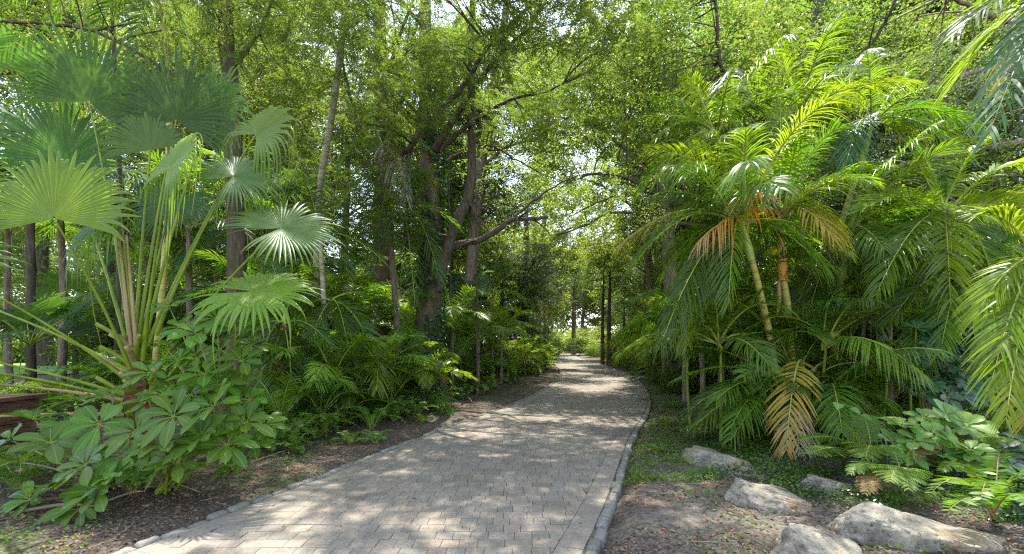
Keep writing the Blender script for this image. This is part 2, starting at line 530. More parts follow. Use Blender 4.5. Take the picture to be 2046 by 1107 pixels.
# ---- leaf sprays for crowns: flat arrays repeated many times
def make_spray(kind, rng):
    V, F = [], []
    n = 0

    def leaf(p, d, up, L, W):
        nonlocal n
        d = nrm(d)
        s = nrm(np.cross(d, up))
        u = np.cross(s, d)
        fz = .25 * W
        V.append(np.array([p, p + d * L * .5 + s * W * .5 + u * fz, p + d * L - np.array([0, 0, .12 * L]), p + d * L * .5 - s * W * .5 + u * fz]))
        F.append(np.arange(4) + n)
        n += 4

    if kind == 'feather':
        for _ in range(7):
            d0 = nrm([rng.normal(), rng.normal(), rng.normal() * .35 - .1])
            ln = rng.uniform(.3, .55)
            s = nrm(np.cross(d0, [0, 0, 1.0]))
            for t in np.linspace(.1, 1, 15):
                p = d0 * ln * t + np.array([0, 0, -.22 * ln * t * t])
                for sg in (-1, 1):
                    leaf(p, d0 * .75 + s * sg + rng.normal(0, .15, 3), [0, 0, 1.0], .085 * (1.15 - .6 * t), .017)
    elif kind == 'needle':
        for _ in range(6):
            d0 = nrm([rng.normal(), rng.normal(), rng.normal() * .4 - .2])
            ln = rng.uniform(.35, .6)
            s = nrm(np.cross(d0, [0, 0, 1.0]))
            for t in np.linspace(.1, 1, 9):
                p = d0 * ln * t + np.array([0, 0, -.3 * ln * t * t])
                for sg in (-1, 1):
                    leaf(p, d0 * .8 + s * sg + rng.normal(0, .2, 3), [0, 0, 1.0], .12 * (1.1 - .5 * t), .03)
    elif kind in ('broad', 'big'):
        k = 1.0 if kind == 'broad' else 1.9
        for _ in range(7):
            d0 = nrm([rng.normal(), rng.normal(), rng.normal() * .5])
            ln = rng.uniform(.3, .6)
            s = nrm(np.cross(d0, [.1, 0, 1.0]))
            for t in np.linspace(.15, 1, 8 if kind == 'broad' else 5):
                p = d0 * ln * t + np.array([0, 0, -.12 * ln * t * t])
                sg = rng.choice([-1, 1])
                leaf(p, d0 * .6 + s * sg + rng.normal(0, .3, 3), nrm([rng.normal() * .45, rng.normal() * .45, 1.0]), .085 * k * rng.uniform(.7, 1.2), .045 * k)
    else:                                                   # small leaves
        for _ in range(8):
            d0 = nrm([rng.normal(), rng.normal(), rng.normal() * .5])
            ln = rng.uniform(.25, .55)
            s = nrm(np.cross(d0, [.1, 0, 1.0]))
            for t in np.linspace(.15, 1, 9):
                p = d0 * ln * t + np.array([0, 0, -.2 * ln * t * t])
                sg = rng.choice([-1, 1])
                leaf(p, d0 * .6 + s * sg + rng.normal(0, .3, 3), nrm([rng.normal() * .5, rng.normal() * .5, 1.0]), .058 * rng.uniform(.7, 1.2), .028)
    return np.concatenate(V), np.array(F)


SPRAYS = {k: [make_spray(k, np.random.default_rng(i + 11)) for i in range(4)] for k in ('feather', 'needle', 'broad', 'big', 'small')}


def add_sprays(mb, centers, kind, scale, rng):
    centers = np.asarray(centers)
    grp = rng.integers(0, 4, len(centers))
    for g in range(4):
        C = centers[grp == g]
        if not len(C): continue
        V, F = SPRAYS[kind][g]
        a = rng.uniform(0, 2 * PI, len(C))
        tl = rng.normal(0, .3, len(C))
        ca, sa, ct, st = np.cos(a), np.sin(a), np.cos(tl), np.sin(tl)
        Rz = np.zeros((len(C), 3, 3))
        Rz[:, 0, 0], Rz[:, 0, 1], Rz[:, 1, 0], Rz[:, 1, 1], Rz[:, 2, 2] = ca, -sa, sa, ca, 1
        Rx = np.zeros((len(C), 3, 3))
        Rx[:, 0, 0], Rx[:, 1, 1], Rx[:, 1, 2], Rx[:, 2, 1], Rx[:, 2, 2] = 1, ct, -st, st, ct
        Rm = np.einsum('nij,njk->nik', Rx, Rz)
        s = scale * rng.uniform(.75, 1.3, len(C))
        W = np.einsum('nij,vj->nvi', Rm, V) * s[:, None, None] + C[:, None, :]
        FF = F[None] + (np.arange(len(C)) * len(V))[:, None, None]
        mb.add(W, FF)


def blob(c, r, n, rng, gap=.0, fs=None, shell=.35):
    """clump centres inside an ellipsoid, with holes where a noise field is low"""
    fs = fs or max(.35, 1.3 / float(np.mean(r)))
    out = []
    tries = 0
    off = Vector((rng.uniform(0, 99), rng.uniform(0, 99), rng.uniform(0, 99)))
    while len(out) < n and tries < n * 14:
        tries += 1
        d = nrm(rng.normal(0, 1, 3))
        rad = rng.uniform(0, 1) ** shell
        p = np.asarray(c) + d * rad * np.asarray(r)
        if mnoise.noise(Vector(p) * fs + off) < gap: continue
        out.append(p)
    return np.array(out)


def limb_twigs(mb, limbs, centers, rng, every=5, r=.022):
    L = np.concatenate(limbs)
    for c in centers[::every]:
        i = np.argmin(((L - c) ** 2).sum(1) + rng.uniform(0, .6, len(L)))
        p = L[i]
        dist = np.linalg.norm(c - p)
        if dist < .25 or dist > 2.4: continue
        m = (p + c) / 2 + rng.normal(0, .1 * dist, 3) + np.array([0, 0, .06 * dist])
        tube(mb, bez(p, m, c, np.linspace(0, 1, 7)), [r * min(1.6, .5 + dist * .4), r * .3], 4, cap=False)
        for _ in range(3):
            a = c + rng.normal(0, .3, 3)
            tube(mb, [m * .4 + c * .6, a], [r * .35, r * .15], 3, cap=False)


# ------------------------------------------------------------------ path geometry
CL = np.array([(-6, -4.35), (0, -2.42), (3.44, -1.25), (5.2, -.60), (8.2, .43), (10.9, 1.50), (13.4, 2.33), (17.5, 3.36), (23, 4.32), (31.6, 4.95),
               (40, 5.3), (48, 5.7), (56, 6.4), (62, 8.6), (66, 13), (68, 20), (69, 32)], float)[:, ::-1]
CLP = smooth_path(np.c_[CL, np.zeros(len(CL))], 900)[:, :2]
CLT = nrm(np.gradient(CLP, axis=0))
CLN = np.c_[-CLT[:, 1], CLT[:, 0]]                       # towards the left edge
HW = 1.80


def path_sd(x, y):
    """signed offset from the centre line (left positive) and index of the nearest point"""
    x = np.atleast_1d(np.asarray(x, float))
    y = np.atleast_1d(np.asarray(y, float))
    out = np.zeros(len(x))
    idx = np.zeros(len(x), int)
    for s in range(0, len(x), 4000):
        dx = x[s:s + 4000, None] - CLP[None, :, 0]
        dy = y[s:s + 4000, None] - CLP[None, :, 1]
        k = np.argmin(dx * dx + dy * dy, 1)
        j = np.arange(len(k))
        idx[s:s + 4000] = k
        sg = np.sign(dx[j, k] * CLN[k, 0] + dy[j, k] * CLN[k, 1])
        out[s:s + 4000] = sg * np.sqrt(dx[j, k] ** 2 + dy[j, k] ** 2)
    return out, idx


def gz(x, y):
    x = np.atleast_1d(np.asarray(x, float))
    y = np.atleast_1d(np.asarray(y, float))
    sd, _ = path_sd(x, y)
    d = np.abs(sd) - HW
    k = np.clip((d + .03) / .25, 0, 1)
    k = k * k * (3 - 2 * k)
    nz = np.array([mnoise.noise(Vector((a * .55, b * .55, 3.1))) * .04 + mnoise.noise(Vector((a * 2.1, b * 2.1, 8.1))) * .022 + mnoise.noise(Vector((a * 6.5, b * 6.5, 1.1))) * .008 for a, b in zip(x, y)])
    far = np.clip((d - 1.2) / 6, 0, 1)
    return (1 - k) * -.09 + k * (.004 + nz * np.clip(d * 1.3 + .22, 0, 1) + far * .18)


def gp(x, y, dz=0.0):
    return np.array([x, y, gz(x, y)[0] + dz])


# ground sheet
def build_ground():
    def axis(lo, hi, c, fine, n):
        t = np.linspace(-1, 1, n)
        s = np.sinh(t * fine) / math.sinh(fine)
        a = c + np.where(s < 0, s * (c - lo), s * (hi - c))
        return a
    xs = axis(-160, 160, 0, 4.6, 300)
    ys = axis(-60, 260, 5, 4.6, 320)
    X, Y = np.meshgrid(xs, ys)
    Z = gz(X.ravel(), Y.ravel())
    V = np.c_[X.ravel(), Y.ravel(), Z]
    nx = len(xs)
    i = (np.arange(len(ys) - 1) * nx)[:, None] + np.arange(nx - 1)[None, :]
    F = np.stack([i, i + 1, i + nx + 1, i + nx], -1)
    mb = MB()
    mb.add(V, F)
    m, nt = new_mat('soil')
    f1 = noise_tex(nt, 1.1, 6, .65)
    f2 = noise_tex(nt, 22, 6, .75)
    f3 = noise_tex(nt, .5, 3, .5)
    soil = ramp(nt, f2, [(.3, (.03, .022, .016)), (.52, (.09, .07, .053)), (.72, (.22, .18, .145))])
    sandy = ramp(nt, f2, [(.3, (.05, .044, .035)), (.6, (.16, .143, .116))])
    tcn = nd(nt, 'ShaderNodeTexCoord')
    sp = nd(nt, 'ShaderNodeSeparateXYZ')
    nt.links.new(tcn.outputs['Object'], sp.inputs[0])
    open_ = mathn(nt, 'MULTIPLY', mathn(nt, 'ADD', mathn(nt, 'MULTIPLY', sp.outputs[0], .5), .2, True), mathn(nt, 'SUBTRACT', 3.6, mathn(nt, 'MULTIPLY', sp.outputs[1], .55), True))
    msk = mathn(nt, 'ADD', f1, mathn(nt, 'SUBTRACT', mathn(nt, 'MULTIPLY', open_, .16), .08))
    col = mixc(nt, ramp(nt, msk, [(.48, (0, 0, 0)), (.64, (1, 1, 1))]), soil, sandy)
    moss = ramp(nt, f2, [(.3, (.05, .075, .02)), (.65, (.12, .15, .05))])
    col = mixc(nt, ramp(nt, f3, [(.55, (0, 0, 0)), (.70, (.75, .75, .75))]), col, moss)
    p = nd(nt, 'ShaderNodeBsdfPrincipled')
    p.inputs['Roughness'].default_value = .95
    p.inputs['Specular IOR Level'].default_value = .15
    nt.links.new(col, p.inputs['Base Color'])
    b = nd(nt, 'ShaderNodeBump')
    b.inputs['Strength'].default_value = .8
    b.inputs['Distance'].default_value = .02
    nt.links.new(f2, b.inputs['Height'])
    nt.links.new(b.outputs[0], p.inputs['Normal'])
    o = nd(nt, 'ShaderNodeOutputMaterial')
    nt.links.new(p.outputs[0], o.inputs[0])
    tag(link('ground', mb.mesh('ground', m)), kind='structure')


build_ground()


# ------------------------------------------------------------------ path: paver by paver
def clip_poly(poly, p, n):
    """keep the side where (x-p).n <= 0"""
    out = []
    for i in range(len(poly)):
        a, b = poly[i], poly[(i + 1) % len(poly)]
        da, db = (a - p) @ n, (b - p) @ n
        if da <= 0: out.append(a)
        if da * db < 0: out.append(a + (b - a) * da / (da - db))
    return out


def build_path():
    rng = np.random.default_rng(3)
    verts, faces = [], []

    def paver(poly, z, tilt):
        poly = [np.asarray(p) for p in poly]
        c = sum(poly) / len(poly)
        a = .5 * sum(poly[i][0] * poly[(i + 1) % len(poly)][1] - poly[(i + 1) % len(poly)][0] * poly[i][1] for i in range(len(poly)))
        if abs(a) < .0025: return
        if a < 0: poly = poly[::-1]
        k = len(poly)
        b = len(verts)

        def ins(p, g):
            v = c - p
            return p + v / (np.linalg.norm(v) + 1e-6) * g
        for gap, dz in ((.0012, -.05), (.0016, -.006), (.0036, -.0018), (.008, 0)):
            for p in poly:
                qp = ins(p, gap) + (rng.normal(0, .0007, 2) if gap > .003 else 0)
                verts.append((qp[0], qp[1], z + dz + tilt[0] * (qp[0] - c[0]) + tilt[1] * (qp[1] - c[1])))
        for lv in range(3):
            for i in range(k):
                j = (i + 1) % k
                faces.append((b + lv * k + i, b + lv * k + j, b + (lv + 1) * k + j, b + (lv + 1) * k + i))
        faces.append(tuple(b + 3 * k + i for i in range(k)))

    S = .150
    inner = HW - .11 - .225
    # rows across the view, running bond of squares and longer stones, cut along the border course
    rows = int(78 / S)
    for r in range(rows):
        y0 = -5 + r * S
        y1 = y0 + S
        yc = (y0 + y1) / 2
        k = np.where(np.abs(CLP[:, 1] - yc) < 3)[0]
        if not len(k): continue
        lo, hi = CLP[k, 0].min() - 3.5, CLP[k, 0].max() + 3.5
        x = lo + rng.uniform(0, .2)
        cand = []
        while x < hi:
            w = S * (1.5 if rng.random() < .42 else 1.0)
            cand.append((x, x + w))
            x += w
        cx = np.array([(a + b) / 2 for a, b in cand])
        sd, idx = path_sd(cx, np.full(len(cx), yc))
        for (a, b), s, i in zip(cand, sd, idx):
            if abs(s) > inner + .16: continue
            poly = [np.array(q) for q in ((a, y0), (b, y0), (b, y1), (a, y1))]
            n = CLN[i]
            if abs(s) > inner - .2:
                sg = 1 if s > 0 else -1
                poly = clip_poly(poly, CLP[i] + n * sg * inner, n * sg)
                if len(poly) < 3: continue
            paver(poly, rng.normal(0, .0016), rng.normal(0, .008, 2))
    # border course on either side
    arc = np.concatenate([[0], np.cumsum(np.linalg.norm(np.diff(CLP, axis=0), axis=1))])
    for sg in (1, -1):
        s = 0
        while s < arc[-1] - .3:
            e = s + S * rng.uniform(.96, 1.04)
            q = []
            for ss, off in ((s, inner), (e, inner), (e, inner + .222), (s, inner + .222)):
                i = np.interp(ss, arc, np.arange(len(arc)))
                i0 = int(i)
                i1 = min(i0 + 1, len(arc) - 1)
                f = i - i0
                P = CLP[i0] * (1 - f) + CLP[i1] * f
                N = CLN[i0] * (1 - f) + CLN[i1] * f
                q.append(P + N * sg * off)
            paver(q, rng.normal(0, .0016), rng.normal(0, .008, 2))
            s = e
    me = D.meshes.new('path')
    me.from_pydata(verts, [], faces)
    m, nt = new_mat('concrete_pavers')
    geo = nd(nt, 'ShaderNodeNewGeometry')
    isl = ramp(nt, geo.outputs['Random Per Island'], [(0, (.155, .137, .112)), (.3, (.185, .163, .133)), (.6, (.205, .178, .144)), (.85, (.23, .187, .142)), (1, (.175, .158, .133))])
    f = noise_tex(nt, 30, 6, .75)
    col = mixc(nt, .9, isl, ramp(nt, f, [(.3, (.66, .65, .63)), (.62, (1.1, 1.1, 1.08))]), 'MULTIPLY')
    st = noise_tex(nt, 1.3, 6, .7)
    col = mixc(nt, ramp(nt, st, [(.50, (0, 0, 0)), (.70, (.7, .7, .7))]), col, (.13, .115, .075))
    f4 = noise_tex(nt, 140, 3, .8)
    p = nd(nt, 'ShaderNodeBsdfPrincipled')
    p.inputs['Roughness'].default_value = .82
    p.inputs['Specular IOR Level'].default_value = .3
    nt.links.new(col, p.inputs['Base Color'])
    b = nd(nt, 'ShaderNodeBump')
    b.inputs['Strength'].default_value = .35
    b.inputs['Distance'].default_value = .004
    nt.links.new(mathn(nt, 'ADD', f, mathn(nt, 'MULTIPLY', f4, .5)), b.inputs['Height'])
    nt.links.new(b.outputs[0], p.inputs['Normal'])
    o = nd(nt, 'ShaderNodeOutputMaterial')
    nt.links.new(p.outputs[0], o.inputs[0])
    me.materials.append(m)
    tag(link('path', me), kind='structure')
    # joint sand bed
    mb = MB()
    w = HW - .05
    L = np.c_[CLP + CLN * w, np.full(len(CLP), -.013)]
    R = np.c_[CLP - CLN * w, np.full(len(CLP), -.013)]
    V = np.stack([L, R], 1).reshape(-1, 3)
    i = np.arange(len(CLP) - 1) * 2
    mb.add(V, np.stack([i, i + 1, i + 3, i + 2], -1))
    tag(link('path_bed', mb.mesh('path_bed', solid_mat('joint_sand', [(.3, (.035, .032, .022)), (.7, (.12, .105, .075))], 12, bump=.3))), kind='structure')
    # kerb of rough granite setts
    kb = MB()
    for sg in (1, -1):
        s = 0
        while s < arc[-1] - .4:
            ln = rng.uniform(.17, .25)
            i = np.interp(s + ln / 2, arc, np.arange(len(arc)))
            i0 = int(i)
            P, N, T = CLP[i0] + (CLP[min(i0 + 1, len(CLP) - 1)] - CLP[i0]) * (i - i0), CLN[i0] * sg, CLT[i0]
            c = P + N * (HW - .052 + rng.normal(0, .006))
            top = .016 + rng.normal(0, .007) - (.02 if rng.random() < .06 else 0)
            ca = rng.normal(0, .055)
            T2 = T * math.cos(ca) + N * math.sin(ca)
            N2 = N * math.cos(ca) - T * math.sin(ca)
            nx_, ny_ = 7, 5
            hl, hw = ln / 2 - .004, .045 + rng.normal(0, .004)
            us, vs = np.linspace(-1, 1, nx_), np.linspace(-1, 1, ny_)
            us = np.sign(us) * np.abs(us) ** .6
            vs = np.sign(vs) * np.abs(vs) ** .6
            V = []
            for a in us:
                for b_ in vs:
                    e = max(abs(a), abs(b_))
                    zz = top - .018 * max(0, (abs(a) - .72) / .28) ** 2 - .016 * max(0, (abs(b_) - .62) / .38) ** 2 + rng.normal(0, .0022)
                    q = c + T2 * a * hl + N2 * b_ * hw + rng.normal(0, .0018, 2)
                    V.append((q[0], q[1], zz))
            Fq = [(x * ny_ + y, (x + 1) * ny_ + y, (x + 1) * ny_ + y + 1, x * ny_ + y + 1) for x in range(nx_ - 1) for y in range(ny_ - 1)]
            ring = [x * ny_ for x in range(nx_)] + [(nx_ - 1) * ny_ + y for y in range(1, ny_)] + [x * ny_ + ny_ - 1 for x in range(nx_ - 2, -1, -1)] + [y for y in range(ny_ - 2, 0, -1)]
            o0 = len(V)
            for q in ring: V.append((V[q][0], V[q][1], -.1))
            for q in range(len(ring)):
                q2 = (q + 1) % len(ring)
                Fq.append((ring[q2], ring[q], o0 + q, o0 + q2))
            kb.add(V, Fq)
            s += ln + .006
    tag(link('kerb', kb.mesh('kerb', solid_mat('granite', [(.3, (.09, .085, .075)), (.5, (.175, .167, .15)), (.7, (.26, .25, .225))], 60, rough=.9, bump=.5, bscale=45, stain=((.15, .15, .09), 2.5, .5, .68), island=((.74, .74, .72), (1, .99, .95), (.86, .86, .84), (1.12, 1.09, 1.02)))), ), kind='structure')


build_path()

# ------------------------------------------------------------------ hero fan palm
def fan_palm():
    rng = np.random.default_rng(21)
    base = gp(-4.75, 5.6)
    t = thing('fan_palm', 'large fan palm with pale green pleated leaves on long yellowish stalks by the kerb', 'palm', base)
    tb = MB()
    top = np.array([-4.83, 5.6, 1.75])
    tube(tb, smooth_path([base - [0, 0, .1], base + [0.02, 0, .5], (base + top) / 2, top], 26), [.13, .125, .11, .08], 12, .22, 4)
    part('trunk', tb, M['fibre'], t)
    for k in range(16):                                    # old leaf bases left on the trunk
        lb = MB()
        z = rng.uniform(.35, 1.55)
        a = rng.uniform(-PI, .15)
        p = np.array([-4.77, 5.6, base[2] + z])
        d = np.array([math.cos(a), math.sin(a), .8])
        ln = rng.uniform(.16, .42)
        tube(lb, bez(p, p + d * ln * .5 + [0, 0, .02], p + d * ln, np.linspace(0, 1, 6)), [.045, .034, .026, .024], 6, .12, k)
        part('leaf_base', lb, M['petiole'] if k % 3 else M['petiole_old'], t)
    # hub px, depth, centre direction (image degrees), tilt of the face, radius, span, droop, material
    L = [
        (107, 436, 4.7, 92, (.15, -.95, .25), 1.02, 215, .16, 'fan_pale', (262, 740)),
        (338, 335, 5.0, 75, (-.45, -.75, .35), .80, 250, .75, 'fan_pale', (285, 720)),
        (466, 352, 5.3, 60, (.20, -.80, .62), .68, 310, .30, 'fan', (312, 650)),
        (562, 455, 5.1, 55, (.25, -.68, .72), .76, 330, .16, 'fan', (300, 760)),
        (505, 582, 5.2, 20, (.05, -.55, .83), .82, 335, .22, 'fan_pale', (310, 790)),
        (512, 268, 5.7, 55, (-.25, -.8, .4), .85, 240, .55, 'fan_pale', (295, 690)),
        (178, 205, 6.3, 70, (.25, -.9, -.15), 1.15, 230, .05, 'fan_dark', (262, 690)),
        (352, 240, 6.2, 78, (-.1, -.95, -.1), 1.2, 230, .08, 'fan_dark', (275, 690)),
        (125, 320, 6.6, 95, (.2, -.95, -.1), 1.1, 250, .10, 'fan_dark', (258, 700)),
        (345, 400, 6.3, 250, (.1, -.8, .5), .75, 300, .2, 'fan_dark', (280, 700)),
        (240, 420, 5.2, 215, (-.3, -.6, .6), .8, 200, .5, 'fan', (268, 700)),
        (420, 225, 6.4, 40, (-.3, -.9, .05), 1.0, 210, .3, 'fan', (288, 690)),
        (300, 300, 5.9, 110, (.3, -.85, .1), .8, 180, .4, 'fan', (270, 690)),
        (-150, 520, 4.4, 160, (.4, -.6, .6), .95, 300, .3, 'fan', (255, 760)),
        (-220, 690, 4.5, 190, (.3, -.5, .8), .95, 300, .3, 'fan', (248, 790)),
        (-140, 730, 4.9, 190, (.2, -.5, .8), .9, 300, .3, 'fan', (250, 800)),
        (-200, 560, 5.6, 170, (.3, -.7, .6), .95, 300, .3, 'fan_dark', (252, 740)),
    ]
    lab = {0: 'broad backlit leaf glowing pale green', 3: 'round leaf with a glossy white highlight', 6: 'upright dark bluish leaf in shade'}
    for i, (px, py, Y, ang, nv, R, span, dr, m, st) in enumerate(L):
        hub = at(px, py, Y)
        b0 = at(st[0], st[1], 5.55)
        b0[2] = min(max(b0[2], .75), 1.75)
        a = math.radians(ang)
        f = MB()
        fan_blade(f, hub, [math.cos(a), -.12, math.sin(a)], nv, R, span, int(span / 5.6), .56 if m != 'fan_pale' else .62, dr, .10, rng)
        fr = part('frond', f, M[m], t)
        if i in lab: fr['label'] = lab[i]
        pb = MB()
        v = hub - b0
        ln = np.linalg.norm(v)
        mid = (b0 + hub) / 2 + np.array([0, 0, .05 * ln]) + np.array([-v[0], -v[1], 0]) * .06
        tube(pb, bez(b0, mid, hub, np.linspace(0, 1, 16)), [.029, .016, .012, .009], 6, .05, i)
        part('petiole', pb, M['petiole'], fr)
    for st, en in (((262, 690), (238, 475)), ((272, 690), (252, 470)), ((248, 800), (-60, 765)), ((250, 830), (-40, 835))):   # bare cut stalks
        pb = MB()
        a, b = at(*st, 5.5), at(*en, 5.3)
        tube(pb, bez(a, (a + b) / 2 + [0, 0, .06], b, np.linspace(0, 1, 12)), [.028, .018, .013], 6, .06, 3)
        s = part('bare_stalk', pb, M['petiole_old'], t)
        s['label'] = 'dry brown stalk without a leaf'


def small_fan_palm(cx, cy, Y, R, n, seed, label, mat='fan_dark'):
    rng = np.random.default_rng(seed)
    c = at(cx, cy, Y)
    base = gp(c[0], c[1])
    t = thing('fan_palm', label, 'palm', base)
    tb = MB()
    tube(tb, smooth_path([base - [0, 0, .1], (base + c) / 2, c], 14), [.085, .075, .06], 9, .2, seed)
    part('trunk', tb, M['bark_dark'], t)
    for k in range(n):
        a = k / n * 2 * PI + rng.uniform(-.2, .2)
        el = rng.uniform(-.15, 1.1)
        d = np.array([math.cos(a) * math.cos(el), math.sin(a) * math.cos(el), math.sin(el)])
        hub = c + d * R * rng.uniform(1.0, 1.4)
        nv = nrm(np.array([0, 0, 1.0]) * math.cos(el) - np.array([math.cos(a), math.sin(a), 0]) * math.sin(el) + [0, -.4, 0])
        f = MB()
        fan_blade(f, hub, d, nv, R * rng.uniform(.8, 1.05), 280, 40, .55, rng.uniform(.1, .4), .1, rng)
        fr = part('frond', f, M[mat], t)
        pb = MB()
        tube(pb, bez(c, (c + hub) / 2 + [0, 0, .1], hub, np.linspace(0, 1, 10)), [.02, .014, .01], 5)
        part('petiole', pb, M['petiole'], fr)


fan_palm()
small_fan_palm(60, 690, 9.0, .75, 11, 5, 'low dark fan palm in shade behind the long yellowish leaf stalks')
small_fan_palm(150, 640, 13.5, .85, 11, 6, 'dark fan palm standing at the edge of the sunny lawn')
small_fan_palm(60, 300, 9.5, 1.3, 13, 8, 'tall dark bluish fan palm behind the pale fan palm')


# ------------------------------------------------------------------ umbrella plants by the kerb
def umbrella_plant(name, label, base, spots, mat, k=9, R=.35, seed=1, axis=(0, -.5, .85), W=.275, cat='plant', droop=.3, open_=1.2):
    rng = np.random.default_rng(seed)
    t = thing(name, label, cat, base)
    for i, (px, py, Y, s) in enumerate(spots):
        c = at(px, py, Y)
        if c[2] < .1: c[2] = .1
        sb = MB()
        b0 = base + np.array([rng.normal(0, .05), rng.normal(0, .05), .02])
        tube(sb, bez(b0, (b0 + c) / 2 + np.array([0, 0, .12]) + rng.normal(0, .06, 3), c, np.linspace(0, 1, 10)), [.016, .012, .007], 5, .1, i)
        st = part('stem', sb, M['twig'] if i % 2 else M['petiole'], t)
        lb, tb = MB(), MB()
        rosette(lb, c, np.asarray(axis) + rng.normal(0, .22, 3), R * s * rng.uniform(.9, 1.1), k + rng.integers(-1, 2), W, rng, droop, open_, 'obovate', tb)
        lr = part('leaf_rosette', lb, M[mat], t)
        part('leaf_stalk', tb, M['petiole'], lr)
    return t


def G(px, py, Y=None):
    """ground point under a pixel"""
    Y = Y or gy(py)
    return gp((px - CXP) / FPX * Y, Y)


umbrella_plant('umbrella_tree', 'young umbrella tree with low drooping rosettes of big glossy leaves near the kerb corner', G(215, 965, 4.9),
               [(101, 885, 4.6, 1.05), (199, 848, 4.7, 1.0), (171, 930, 4.3, .95), (194, 985, 4.15, .95), (106, 975, 4.2, .95), (160, 1020, 4.1, .85),
                (272, 862, 4.6, .95), (40, 925, 4.6, .9), (242, 912, 4.4, .8), (70, 840, 5.0, .9), (150, 800, 5.1, .9), (225, 790, 5.0, .8), (20, 880, 5.0, .8), (140, 860, 4.9, .9), (225, 955, 4.2, .8), (60, 1000, 4.3, .8)], 'umbrella', seed=2)
umbrella_plant('umbrella_tree', 'young umbrella tree with rosettes of big glossy leaves in front of the fibrous palm trunk', G(330, 950, 4.9),
               [(347, 832, 4.4, 1.0), (428, 812, 4.5, 1.05), (403, 872, 4.4, .95), (332, 885, 4.3, .9), (453, 890, 4.5, .9), (493, 845, 4.7, .85),
                (352, 925, 4.3, .85), (322, 935, 4.4, .8), (505, 890, 4.8, .75), (300, 900, 4.5, .8), (380, 790, 4.7, .8), (300, 800, 4.9, .9), (440, 770, 4.9, .9), (410, 930, 4.4, .8), (470, 930, 4.6, .7), (350, 780, 5.1, .8), (500, 800, 5.0, .8), (530, 850, 4.9, .7), (280, 930, 4.4, .8), (440, 850, 4.6, .9)], 'umbrella', seed=3)
umbrella_plant('umbrella_tree', 'taller umbrella tree with a few leaf rosettes held high beside the reddish trunk', G(455, 890, 5.6),
               [(483, 722, 5.0, .85), (393, 668, 4.9, .95), (410, 748, 4.8, .95), (433, 636, 5.1, .8), (337, 612, 5.4, .65), (470, 765, 5.1, .75), (360, 720, 5.2, .7), (440, 700, 5.2, .8), (500, 690, 5.4, .7), (330, 690, 5.4, .7), (390, 710, 5.3, .8), (520, 750, 5.3, .7), (300, 745, 5.1, .8), (430, 800, 5.0, .8), (360, 655, 5.3, .65), (470, 650, 5.4, .65), (330, 790, 4.9, .8)], 'umbrella', seed=4)


# ------------------------------------------------------------------ ferns
def fern_proto(name, mat, n, L, ll, lw, seed, cnt=12, dry=0, npn=30, lift=.5, sp=.75):
    rng = np.random.default_rng(seed)
    t = link(name, None)
    t['_o'] = [0.0, 0.0, 0.0]
    for k in range(cnt):
        a = k / cnt * 2 * PI + rng.uniform(-.3, .3)
        r = L * rng.uniform(.55, 1.0)
        e = rng.uniform(.1, .75)
        tip = np.array([math.cos(a) * r * math.cos(e), math.sin(a) * r * math.cos(e), r * math.sin(e) * .75 + .03])
        b = np.array([math.cos(a) * .03, math.sin(a) * .03, 0])
        add_frond(t, b, tip, L * lift * rng.uniform(.6, 1.1), M['fern_dry'] if k < dry else M[mat], M['rachis_dry'] if k < dry else M['rachis'],
                  n=npn, ll=ll, lw=lw, v=6, droop=.12, a0=84, a1=62, t0=.12, rng=rng, rr=.003, q=4)
    return t


USED = {}
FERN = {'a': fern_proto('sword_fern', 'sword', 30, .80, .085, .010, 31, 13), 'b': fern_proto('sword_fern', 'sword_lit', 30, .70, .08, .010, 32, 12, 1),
        'c': fern_proto('sword_fern', 'sword', 26, .60, .10, .014, 33, 11, 0, 20)}


def fern_set(kind, spots, label, group, s=1.0):
    rng = np.random.default_rng(len(label) + 5)
    for (px, py) in spots:
        o = place(FERN[kind], USED, G(px, py), rng.uniform(0, 6.28), s * rng.uniform(.8, 1.2), label, group)
        o['category'] = 'fern'


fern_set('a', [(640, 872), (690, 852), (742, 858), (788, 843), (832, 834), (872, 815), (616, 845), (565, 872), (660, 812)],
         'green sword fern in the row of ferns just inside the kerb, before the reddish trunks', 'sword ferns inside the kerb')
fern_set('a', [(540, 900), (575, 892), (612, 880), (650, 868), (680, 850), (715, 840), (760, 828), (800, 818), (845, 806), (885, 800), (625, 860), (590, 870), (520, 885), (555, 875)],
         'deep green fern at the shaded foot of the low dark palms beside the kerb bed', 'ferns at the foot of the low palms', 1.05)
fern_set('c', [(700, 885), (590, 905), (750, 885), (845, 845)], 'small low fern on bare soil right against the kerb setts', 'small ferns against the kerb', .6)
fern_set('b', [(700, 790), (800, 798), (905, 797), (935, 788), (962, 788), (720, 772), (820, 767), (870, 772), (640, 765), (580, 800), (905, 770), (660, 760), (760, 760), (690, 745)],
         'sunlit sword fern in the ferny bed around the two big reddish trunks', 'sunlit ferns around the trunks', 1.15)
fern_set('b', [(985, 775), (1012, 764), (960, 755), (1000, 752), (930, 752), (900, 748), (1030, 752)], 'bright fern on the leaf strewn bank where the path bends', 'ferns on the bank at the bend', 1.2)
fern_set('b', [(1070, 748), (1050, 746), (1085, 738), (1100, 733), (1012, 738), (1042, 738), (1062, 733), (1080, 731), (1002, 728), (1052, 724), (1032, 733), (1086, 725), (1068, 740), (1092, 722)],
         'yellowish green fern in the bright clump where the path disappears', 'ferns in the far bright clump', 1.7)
fern_set('a', [(40, 985), (20, 905), (-10, 960), (75, 960)], 'dark fern under the umbrella tree leaves in the shaded corner', 'ferns in the shaded corner', .75)
fern_set('a', [(295, 965), (265, 985), (330, 975)], 'small fern with crinkled fronds on the soil below the umbrella trees', 'ferns below the umbrella trees', .5)
fern_set('c', [(1312, 905)], 'single small upright fern in the ground cover beside the kerb', None, .45)
